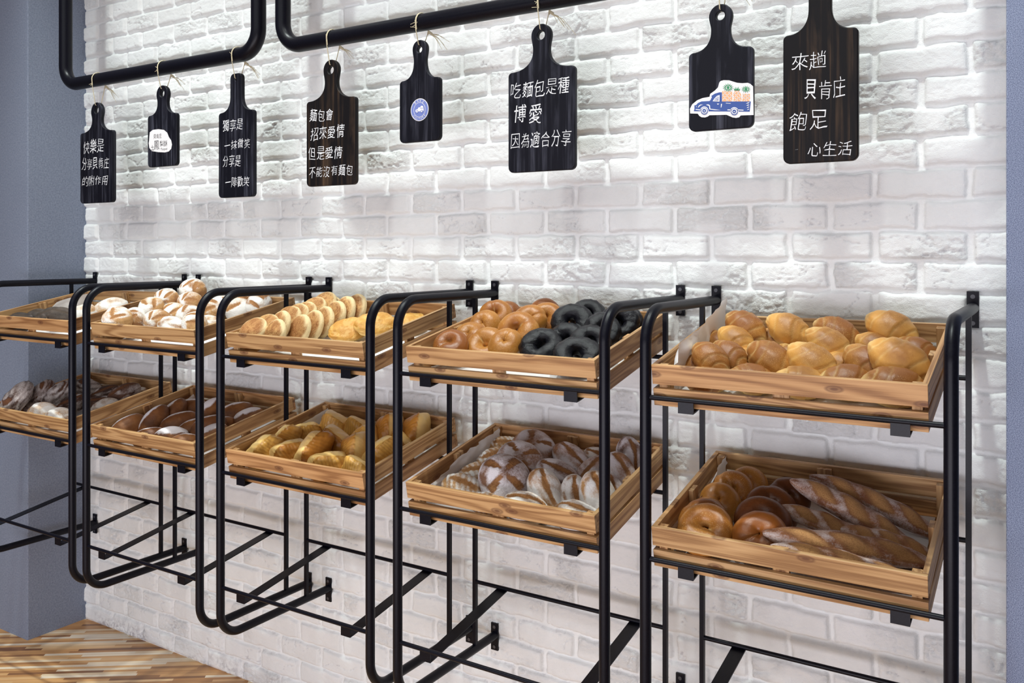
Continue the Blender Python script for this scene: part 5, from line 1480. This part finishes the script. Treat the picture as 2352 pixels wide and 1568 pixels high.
    ('short_loaf', 2, (3, 1), (0.0512, 0.0519, 0.0474), (0.253, 0.227, 0.141), (0.96, 0.96, 0.96), 'white loaf low behind the front slat, in the middle', 'floured loaves', 'bread loaf'),
    ('short_loaf', 0, (3, 1), (0.1900, 0.0527, 0.0471), (0.267, 0.210, 0.206), (0.96, 0.96, 0.96), 'white loaf low behind the front slat at the right', 'floured loaves', 'bread loaf'),
    ('short_loaf', 1, (3, 1), (0.0855, 0.3711, 0.0418), (0.424, 0.346, 0.085), (0.72, 0.72, 0.72), 'small floured loaf seen behind the right tube near the back', 'floured loaves', 'bread loaf'),
    ('oval_loaf', 5, (3, 1), (0.1981, 0.2066, 0.0480), (0.090, 0.534, -0.665), (0.74, 0.74, 0.74), 'floured loaf between the right tube and the side slat', 'floured loaves', 'bread loaf'),
    ('crumb_bun', 0, (2, 0), (-0.2049, 0.0523, 0.0823), (0.668, 0.026, 0.133), (0.88, 0.88, 0.88), 'crumb-topped bun, frontmost in the left row counting from the front', 'crumb-topped buns', 'bun'),
    ('crumb_bun', 1, (2, 0), (-0.2002, 0.0949, 0.0823), (0.646, -0.188, 0.410), (0.88, 0.88, 0.88), 'crumb-topped bun, second in the left row counting from the front', 'crumb-topped buns', 'bun'),
    ('crumb_bun', 2, (2, 0), (-0.1997, 0.1827, 0.0840), (0.560, -0.388, 0.710), (0.88, 0.88, 0.88), 'crumb-topped bun, third in the left row counting from the front', 'crumb-topped buns', 'bun'),
    ('crumb_bun', 3, (2, 0), (-0.2024, 0.2187, 0.0826), (0.401, -0.551, 1.057), (0.88, 0.88, 0.88), 'crumb-topped bun, fourth in the left row counting from the front', 'crumb-topped buns', 'bun'),
    ('crumb_bun', 4, (2, 0), (-0.2040, 0.2535, 0.0800), (0.169, -0.650, 1.463), (0.88, 0.88, 0.88), 'crumb-topped bun, fifth in the left row counting from the front', 'crumb-topped buns', 'bun'),
    ('crumb_bun', 5, (2, 0), (-0.2034, 0.2972, 0.0846), (-0.104, -0.662, 1.905), (0.88, 0.88, 0.88), 'crumb-topped bun, sixth in the left row counting from the front', 'crumb-topped buns', 'bun'),
    ('crumb_bun', 0, (2, 0), (-0.2013, 0.3426, 0.0898), (-0.351, -0.582, 2.324), (0.88, 0.88, 0.88), 'crumb-topped bun, seventh in the left row counting from the front', 'crumb-topped buns', 'bun'),
    ('crumb_bun', 1, (2, 0), (-0.1991, 0.3595, 0.0717), (-0.528, -0.432, 2.686), (0.88, 0.88, 0.88), 'crumb-topped bun, last in the left row counting from the front', 'crumb-topped buns', 'bun'),
    ('crumb_bun', 2, (2, 0), (-0.1242, 0.0612, 0.0725), (1.078, -0.037, -0.188), (0.90, 0.90, 0.90), 'crumb-topped bun with cream edge, frontmost in the right row from the front', 'crumb-topped buns', 'bun'),
    ('crumb_bun', 3, (2, 0), (-0.1801, 0.1337, 0.0753), (1.027, -0.418, 0.033), (0.92, 0.92, 0.92), 'crumb-topped bun with cream edge, second in the right row from the front', 'crumb-topped buns', 'bun'),
    ('crumb_bun', 4, (2, 0), (-0.1176, 0.1507, 0.0616), (0.849, -0.773, 0.343), (0.93, 0.93, 0.93), 'crumb-topped bun with cream edge, third in the right row from the front', 'crumb-topped buns', 'bun'),
    ('crumb_bun', 5, (2, 0), (-0.1170, 0.2028, 0.0587), (0.385, -1.035, 0.922), (0.95, 0.95, 0.95), 'crumb-topped bun with cream edge, fourth in the right row from the front', 'crumb-topped buns', 'bun'),
    ('crumb_bun', 0, (2, 0), (-0.1150, 0.2448, 0.0594), (-0.381, -1.036, 1.799), (0.96, 0.96, 0.96), 'crumb-topped bun with cream edge, fifth in the right row from the front', 'crumb-topped buns', 'bun'),
    ('crumb_bun', 1, (2, 0), (-0.1178, 0.3022, 0.0633), (-0.847, -0.775, 2.380), (0.96, 0.96, 0.96), 'crumb-topped bun with cream edge, sixth in the right row from the front', 'crumb-topped buns', 'bun'),
    ('crumb_bun', 2, (2, 0), (-0.1081, 0.3367, 0.0702), (-1.026, -0.420, 2.691), (0.96, 0.96, 0.96), 'crumb-topped bun with cream edge, seventh in the right row from the front', 'crumb-topped buns', 'bun'),
    ('crumb_bun', 3, (2, 0), (-0.0899, 0.3663, 0.0711), (-1.078, -0.040, 2.912), (0.96, 0.96, 0.96), 'crumb-topped bun with cream edge, last in the right row from the front', 'crumb-topped buns', 'bun'),
    ('cheese_bread', 0, (2, 0), (-0.0059, 0.2386, 0.0438), (0.369, -0.087, 1.042), (0.82, 1.00, 1.00), 'flat yellow cheese bread at the right front beside the bun rows', 'flat cheese breads', 'bread'),
    ('cheese_bread', 1, (2, 0), (0.0781, 0.2608, 0.0590), (0.377, 0.041, 0.717), (0.80, 1.00, 1.00), 'flat yellow cheese bread seen between the two tubes', 'flat cheese breads', 'bread'),
    ('cheese_bread', 2, (2, 0), (0.1391, 0.3429, 0.0399), (0.218, -0.163, 1.570), (0.80, 0.90, 0.90), 'flat cheese bread at the back right corner by the tube', 'flat cheese breads', 'bread'),
    ('folded_bread', 0, (2, 1), (-0.2015, 0.0855, 0.0590), (0.440, -0.580, 1.537), (0.98, 0.98, 0.98), 'pointed yellow folded bread at the left front corner', 'yellow folded breads', 'bread'),
    ('folded_bread', 1, (2, 1), (-0.2051, 0.1720, 0.0573), (0.347, -0.635, 1.699), (0.94, 0.94, 0.94), 'peaked folded bread second from the left, near the parchment', 'yellow folded breads', 'bread'),
    ('folded_bread', 2, (2, 1), (-0.1138, 0.1061, 0.0544), (0.587, -0.233, 1.033), (0.98, 0.98, 0.98), 'pale yellow folded bread low at the front, left of the middle', 'yellow folded breads', 'bread'),
    ('folded_bread', 3, (2, 1), (-0.1974, 0.2527, 0.0485), (0.605, -0.172, 0.942), (0.86, 0.86, 0.86), 'folded bread half hidden in the second row on the left', 'yellow folded breads', 'bread'),
    ('folded_bread', 4, (2, 1), (-0.0288, 0.1175, 0.0690), (0.349, -0.734, 1.730), (1.12, 1.12, 1.12), 'large brown-glazed folded bread standing with its ridge up', 'yellow folded breads', 'bread'),
    ('folded_bread', 5, (2, 1), (-0.1375, 0.3198, 0.0555), (0.555, 0.307, 0.246), (0.98, 0.98, 0.98), 'folded bread with a wide pale top at the back left', 'yellow folded breads', 'bread'),
    ('folded_bread', 0, (2, 1), (-0.0280, 0.2045, 0.0580), (0.521, 0.365, 0.143), (1.02, 1.02, 1.02), 'shiny reddish-brown folded bread in the middle of the pile', 'yellow folded breads', 'bread'),
    ('folded_bread', 1, (2, 1), (0.0841, 0.1660, 0.0611), (0.146, 0.788, -0.710), (1.00, 1.00, 1.00), 'tall tan folded bread just left of the middle tube', 'yellow folded breads', 'bread'),
    ('folded_bread', 2, (2, 1), (0.0675, 0.0772, 0.0536), (0.618, -0.107, 0.848), (1.00, 1.00, 1.00), 'pale folded bread at the front middle behind the slat', 'yellow folded breads', 'bread'),
    ('folded_bread', 3, (2, 1), (0.1584, 0.0862, 0.0485), (0.342, 0.220, 0.250), (0.88, 0.88, 0.88), 'low yellow folded bread at the front right corner', 'yellow folded breads', 'bread'),
    ('folded_bread', 4, (2, 1), (-0.0484, 0.3266, 0.0505), (0.583, 0.243, 0.349), (0.88, 0.88, 0.88), 'dark-lined folded bread at the back, left of the tubes', 'yellow folded breads', 'bread'),
    ('folded_bread', 5, (2, 1), (0.0565, 0.2424, 0.0568), (0.149, 0.610, -0.616), (0.96, 0.96, 0.96), 'folded bread mostly behind the middle tube', 'yellow folded breads', 'bread'),
    ('folded_bread', 0, (2, 1), (0.0896, 0.3140, 0.0662), (0.006, 0.626, -0.861), (1.00, 1.00, 1.00), 'tall folded bread with red-brown edge between the two tubes', 'yellow folded breads', 'bread'),
    ('folded_bread', 1, (2, 1), (0.1662, 0.3479, 0.0613), (0.036, 0.711, -0.840), (1.04, 1.04, 1.04), 'golden folded bread alone at the right back corner', 'yellow folded breads', 'bread'),
    ('folded_bread', 2, (2, 1), (0.1664, 0.1941, 0.0572), (0.442, -0.459, 1.451), (0.98, 0.98, 0.98), 'yellow folded bread between the tubes at the front', 'yellow folded breads', 'bread'),
    ('folded_bread', 3, (2, 1), (0.1623, 0.2690, 0.0500), (0.439, 0.462, -0.060), (0.82, 0.82, 0.82), 'folded bread peeking out right of the second tube', 'yellow folded breads', 'bread'),
    ('folded_bread', 4, (2, 1), (0.0553, 0.3672, 0.0472), (0.439, 0.462, -0.060), (0.76, 0.76, 0.76), 'small reddish folded bread behind the second tube', 'yellow folded breads', 'bread'),
    ('split_bun', 0, (1, 0), (-0.2014, 0.0595, 0.0861), (0.462, 0.411, 0.028), (0.88, 0.88, 0.88), 'floured split bun at the left front corner', 'floured split buns', 'bun'),
    ('split_bun', 1, (1, 0), (-0.2065, 0.1227, 0.0714), (0.136, 0.595, -0.626), (0.77, 0.77, 0.77), 'browned floured bun second from the left front', 'floured split buns', 'bun'),
    ('split_bun', 2, (1, 0), (-0.1447, 0.1649, 0.0535), (0.565, 0.242, 0.343), (0.84, 0.84, 0.84), 'large floured bun with a brown slit, front middle', 'floured split buns', 'bun'),
    ('split_bun', 3, (1, 0), (-0.2064, 0.1940, 0.0918), (0.601, 0.104, 0.554), (0.77, 0.77, 0.77), 'floured bun with toasted right side in the second row', 'floured split buns', 'bun'),
    ('white_loaf', 0, (1, 0), (-0.0526, 0.1526, 0.0440), (0.276, 0.251, 0.107), (0.84, 0.84, 0.84), 'long white floured bun with a brown end, low at the front', 'white floured loaves', 'bread loaf'),
    ('split_bun', 4, (1, 0), (-0.1489, 0.2352, 0.0592), (0.536, 0.304, 0.237), (0.86, 0.86, 0.86), 'floured bun with an upright oval slit, centre of the heap', 'floured split buns', 'bun'),
    ('split_bun', 5, (1, 0), (-0.2088, 0.2603, 0.1084), (0.565, 0.242, 0.343), (0.74, 0.74, 0.74), 'small browned bun at the left of the third row', 'floured split buns', 'bun'),
    ('split_bun', 0, (1, 0), (-0.2057, 0.3089, 0.0693), (0.586, 0.175, 0.449), (0.79, 0.79, 0.79), 'white floured bun in the third row, left of the top one', 'floured split buns', 'bun'),
    ('split_bun', 1, (1, 0), (-0.1866, 0.3569, 0.1163), (0.536, 0.304, 0.237), (0.86, 0.86, 0.86), 'floured bun at the very top of the heap at the back', 'floured split buns', 'bun'),
    ('split_bun', 2, (1, 0), (-0.1394, 0.3017, 0.0839), (0.462, 0.411, 0.028), (0.81, 0.81, 0.81), 'floured bun with toasted patches below the top bun', 'floured split buns', 'bun'),
    ('split_bun', 3, (1, 0), (-0.0688, 0.2375, 0.0538), (0.327, 0.523, -0.270), (0.84, 0.84, 0.84), 'very white bun just left of the front tube', 'floured split buns', 'bun'),
    ('split_bun', 4, (1, 0), (0.0335, 0.1764, 0.0499), (0.136, 0.595, -0.626), (0.79, 0.79, 0.79), 'white bun with a long slit at the right front corner', 'floured split buns', 'bun'),
    ('split_bun', 5, (1, 0), (-0.2159, 0.2451, 0.0619), (0.601, 0.104, 0.554), (0.60, 0.60, 0.60), 'floured bun wedged behind the centre bun', 'floured split buns', 'bun'),
    ('split_bun', 0, (1, 0), (-0.1398, 0.3420, 0.0491), (0.420, 0.455, -0.074), (0.76, 0.76, 0.76), 'floured bun hidden behind the front tube', 'floured split buns', 'bun'),
    ('split_bun', 1, (1, 0), (-0.0146, 0.2937, 0.0676), (-0.022, 0.712, -0.930), (0.92, 0.92, 0.92), 'floured bun with a tall slit between the two tubes', 'floured split buns', 'bun'),
    ('split_bun', 2, (1, 0), (-0.0388, 0.3547, 0.0568), (0.036, 0.711, -0.840), (0.84, 0.84, 0.84), 'floured bun with a dark right edge behind the second tube', 'floured split buns', 'bun'),
    ('split_bun', 3, (1, 0), (0.0606, 0.3479, 0.0620), (0.440, -0.580, 1.537), (0.97, 0.97, 0.97), 'big white floured bun leaning right of the second tube', 'floured split buns', 'bun'),
    ('split_bun', 4, (1, 0), (0.1489, 0.3554, 0.0746), (0.347, -0.635, 1.699), (0.82, 0.82, 0.82), 'white floured bun at the far right back corner', 'floured split buns', 'bun'),
    ('white_loaf', 1, (1, 0), (0.0357, 0.2322, 0.0379), (0.304, 0.215, 0.229), (0.69, 0.69, 0.69), 'low white floured bun between the tubes at the side slat', 'white floured loaves', 'bread loaf'),
    ('oval_roll', 0, (1, 1), (-0.2091, 0.0969, 0.0505), (0.486, -0.319, 1.252), (0.98, 0.98, 0.98), 'brown oval roll with a white flank at the left front corner', 'brown oval rolls', 'roll'),
    ('oval_roll', 1, (1, 1), (-0.1414, 0.1535, 0.0598), (0.537, -0.623, 1.431), (1.00, 1.00, 1.00), 'dark brown oval roll standing up behind the corner roll', 'brown oval rolls', 'roll'),
    ('oval_roll', 2, (1, 1), (-0.1412, 0.2306, 0.0568), (0.517, -0.639, 1.465), (0.94, 0.94, 0.94), 'dark brown oval roll third along the left side', 'brown oval rolls', 'roll'),
    ('oval_roll', 3, (1, 1), (-0.0630, 0.0720, 0.0408), (0.402, -0.045, 0.905), (0.88, 0.88, 0.88), 'brown oval roll low at the front, second from the left', 'brown oval rolls', 'roll'),
    ('oval_roll', 4, (1, 1), (0.0321, 0.0880, 0.0461), (1.242, 0.031, 0.748), (0.92, 0.92, 0.92), 'flour-covered white oval roll low at the front', 'brown oval rolls', 'roll'),
    ('oval_roll', 5, (1, 1), (0.0993, 0.0842, 0.0380), (0.369, 0.043, 0.716), (0.80, 0.80, 0.80), 'small golden oval roll at the front right corner', 'brown oval rolls', 'roll'),
    ('oval_roll', 0, (1, 1), (-0.0372, 0.1718, 0.0505), (0.546, -0.188, 1.014), (1.08, 1.08, 1.08), 'long oval roll with a floured upper edge in the middle', 'brown oval rolls', 'roll'),
    ('oval_roll', 1, (1, 1), (-0.1449, 0.3001, 0.0459), (0.574, -0.035, 0.771), (1.00, 1.00, 1.00), 'oval roll at the back left of the first tube', 'brown oval rolls', 'roll'),
    ('oval_roll', 2, (1, 1), (0.0368, 0.1644, 0.0443), (0.535, -0.221, 1.071), (0.88, 0.88, 0.88), 'floured oval roll just left of the first tube', 'brown oval rolls', 'roll'),
    ('oval_roll', 3, (1, 1), (-0.0142, 0.2818, 0.0565), (1.008, -0.427, 1.495), (1.00, 1.00, 1.00), 'heavily floured oval roll between the tubes at the back', 'brown oval rolls', 'roll'),
    ('oval_roll', 4, (1, 1), (0.0829, 0.3029, 0.0498), (0.546, -0.188, 1.014), (1.06, 1.06, 1.06), 'brown oval roll at the right back against the side slat', 'brown oval rolls', 'roll'),
    ('oval_roll', 5, (1, 1), (0.1520, 0.3009, 0.0452), (1.114, -0.190, 1.173), (0.86, 0.86, 0.86), 'white-dusted roll edge along the right side slat', 'brown oval rolls', 'roll'),
    ('oval_roll', 0, (1, 1), (0.1110, 0.1742, 0.0588), (0.553, -0.164, 0.975), (0.94, 0.94, 0.94), 'brown oval roll between the tubes in the middle', 'brown oval rolls', 'roll'),
    ('oval_roll', 1, (1, 1), (0.1609, 0.1444, 0.0473), (1.094, -0.232, 1.272), (0.88, 0.88, 0.88), 'white-topped oval roll between the tubes at the front', 'brown oval rolls', 'roll'),
    ('oval_roll', 2, (1, 1), (0.1002, 0.2289, 0.0388), (0.448, -0.086, 0.948), (0.80, 0.80, 0.80), 'oval roll hidden behind the second tube', 'brown oval rolls', 'roll'),
    ('dark_loaf', 0, (0, 0), (-0.1979, 0.0868, 0.0451), (0.335, 0.163, 0.389), (0.82, 0.82, 0.82), 'dark grey loaf lowest at the left behind the front slat', 'dark loaves', 'bread loaf'),
    ('dark_loaf', 1, (0, 0), (-0.1908, 0.1544, 0.0431), (0.304, 0.215, 0.229), (0.80, 0.80, 0.80), 'dark grey-brown loaf low in the middle of the front', 'dark loaves', 'bread loaf'),
    ('dark_loaf', 2, (0, 0), (-0.1064, 0.1507, 0.0486), (0.532, -0.098, 0.894), (0.86, 0.86, 0.86), 'dark grey loaf on top, left of the first tube', 'dark loaves', 'bread loaf'),
    ('dark_loaf', 0, (0, 0), (0.0206, 0.1199, 0.0636), (0.501, 0.211, 0.364), (0.80, 0.80, 0.80), 'dark grey loaf on top, touching the first tube', 'dark loaves', 'bread loaf'),
    ('white_loaf', 0, (0, 0), (-0.0273, 0.1376, 0.0416), (0.317, 0.196, 0.292), (0.80, 0.80, 0.80), 'white floured loaf low at the right front', 'white floured loaves', 'bread loaf'),
    ('white_loaf', 1, (0, 0), (-0.0115, 0.2165, 0.0458), (0.500, -0.213, 1.098), (0.86, 0.86, 0.86), 'white floured loaf with a crack between the two tubes', 'white floured loaves', 'bread loaf'),
    ('white_loaf', 2, (0, 0), (0.0443, 0.3020, 0.0481), (0.455, -0.026, 0.822), (1.00, 1.00, 1.00), 'cream floured loaf at the back right, below the middle post', 'white floured loaves', 'bread loaf'),
    ('rustic_loaf', 0, (0, 1), (-0.2092, 0.0856, 0.0918), (0.580, -0.711, 1.423), (0.92, 0.92, 0.92), 'tall crackled rustic loaf leaning at the far left', 'rustic dark loaves', 'bread loaf'),
    ('rustic_loaf', 1, (0, 1), (-0.2087, 0.1705, 0.0715), (0.603, -0.693, 1.388), (0.92, 0.92, 0.92), 'dark rustic loaf leaning second from the left', 'rustic dark loaves', 'bread loaf'),
    ('rustic_loaf', 2, (0, 1), (-0.1369, 0.1952, 0.0686), (0.683, -0.615, 1.256), (0.86, 0.86, 0.86), 'very dark rustic loaf leaning third from the left', 'rustic dark loaves', 'bread loaf'),
    ('rustic_loaf', 0, (0, 1), (-0.1753, 0.3450, 0.0490), (0.479, 0.260, 0.270), (0.80, 0.80, 0.80), 'dark crusty loaf at the back behind the two tubes', 'rustic dark loaves', 'bread loaf'),
    ('grey_loaf', 0, (0, 1), (-0.0281, 0.1841, 0.0480), (0.478, -0.262, 1.193), (0.86, 0.86, 0.86), 'purplish grey loaf just left of the first tube', 'rustic dark loaves', 'bread loaf'),
    ('white_loaf', 0, (0, 1), (-0.0426, 0.0854, 0.0503), (0.385, 0.249, 0.224), (0.98, 0.98, 0.98), 'white crackled loaf low at the front, beside the leaning loaves', 'white floured loaves', 'bread loaf'),
    ('white_loaf', 1, (0, 1), (0.0623, 0.0851, 0.0459), (0.317, 0.196, 0.292), (0.92, 0.92, 0.92), 'long white loaf low at the right front corner', 'white floured loaves', 'bread loaf'),
    ('grey_loaf', 1, (0, 1), (-0.0279, 0.3245, 0.0444), (0.519, -0.158, 0.998), (0.80, 0.80, 0.80), 'purplish grey loaf at the back right of the tubes', 'rustic dark loaves', 'bread loaf'),
    ('grey_loaf', 2, (0, 1), (0.1203, 0.3097, 0.0668), (0.512, -0.181, 1.039), (0.84, 0.84, 0.84), 'grey-dusted dark loaf farthest right near the side slat', 'rustic dark loaves', 'bread loaf'),
    ('white_loaf', 2, (0, 1), (0.1246, 0.2216, 0.0421), (0.434, -0.141, 1.064), (0.80, 0.80, 0.80), 'cream floured loaf at the right side slat, near the tube', 'white floured loaves', 'bread loaf'),
    ('grey_loaf', 0, (0, 1), (0.0498, 0.2445, 0.0402), (0.505, -0.030, 0.798), (0.76, 0.76, 0.76), 'dark grey loaf with a pale cut right of the second tube', 'rustic dark loaves', 'bread loaf'),
    ('white_loaf', 0, (0, 1), (0.1191, 0.3565, 0.0402), (0.434, -0.141, 1.064), (0.76, 0.76, 0.76), 'white loaf edge along the right side slat at the back', 'white floured loaves', 'bread loaf'),
]
for row in BREADS:
    put_bread(*row)
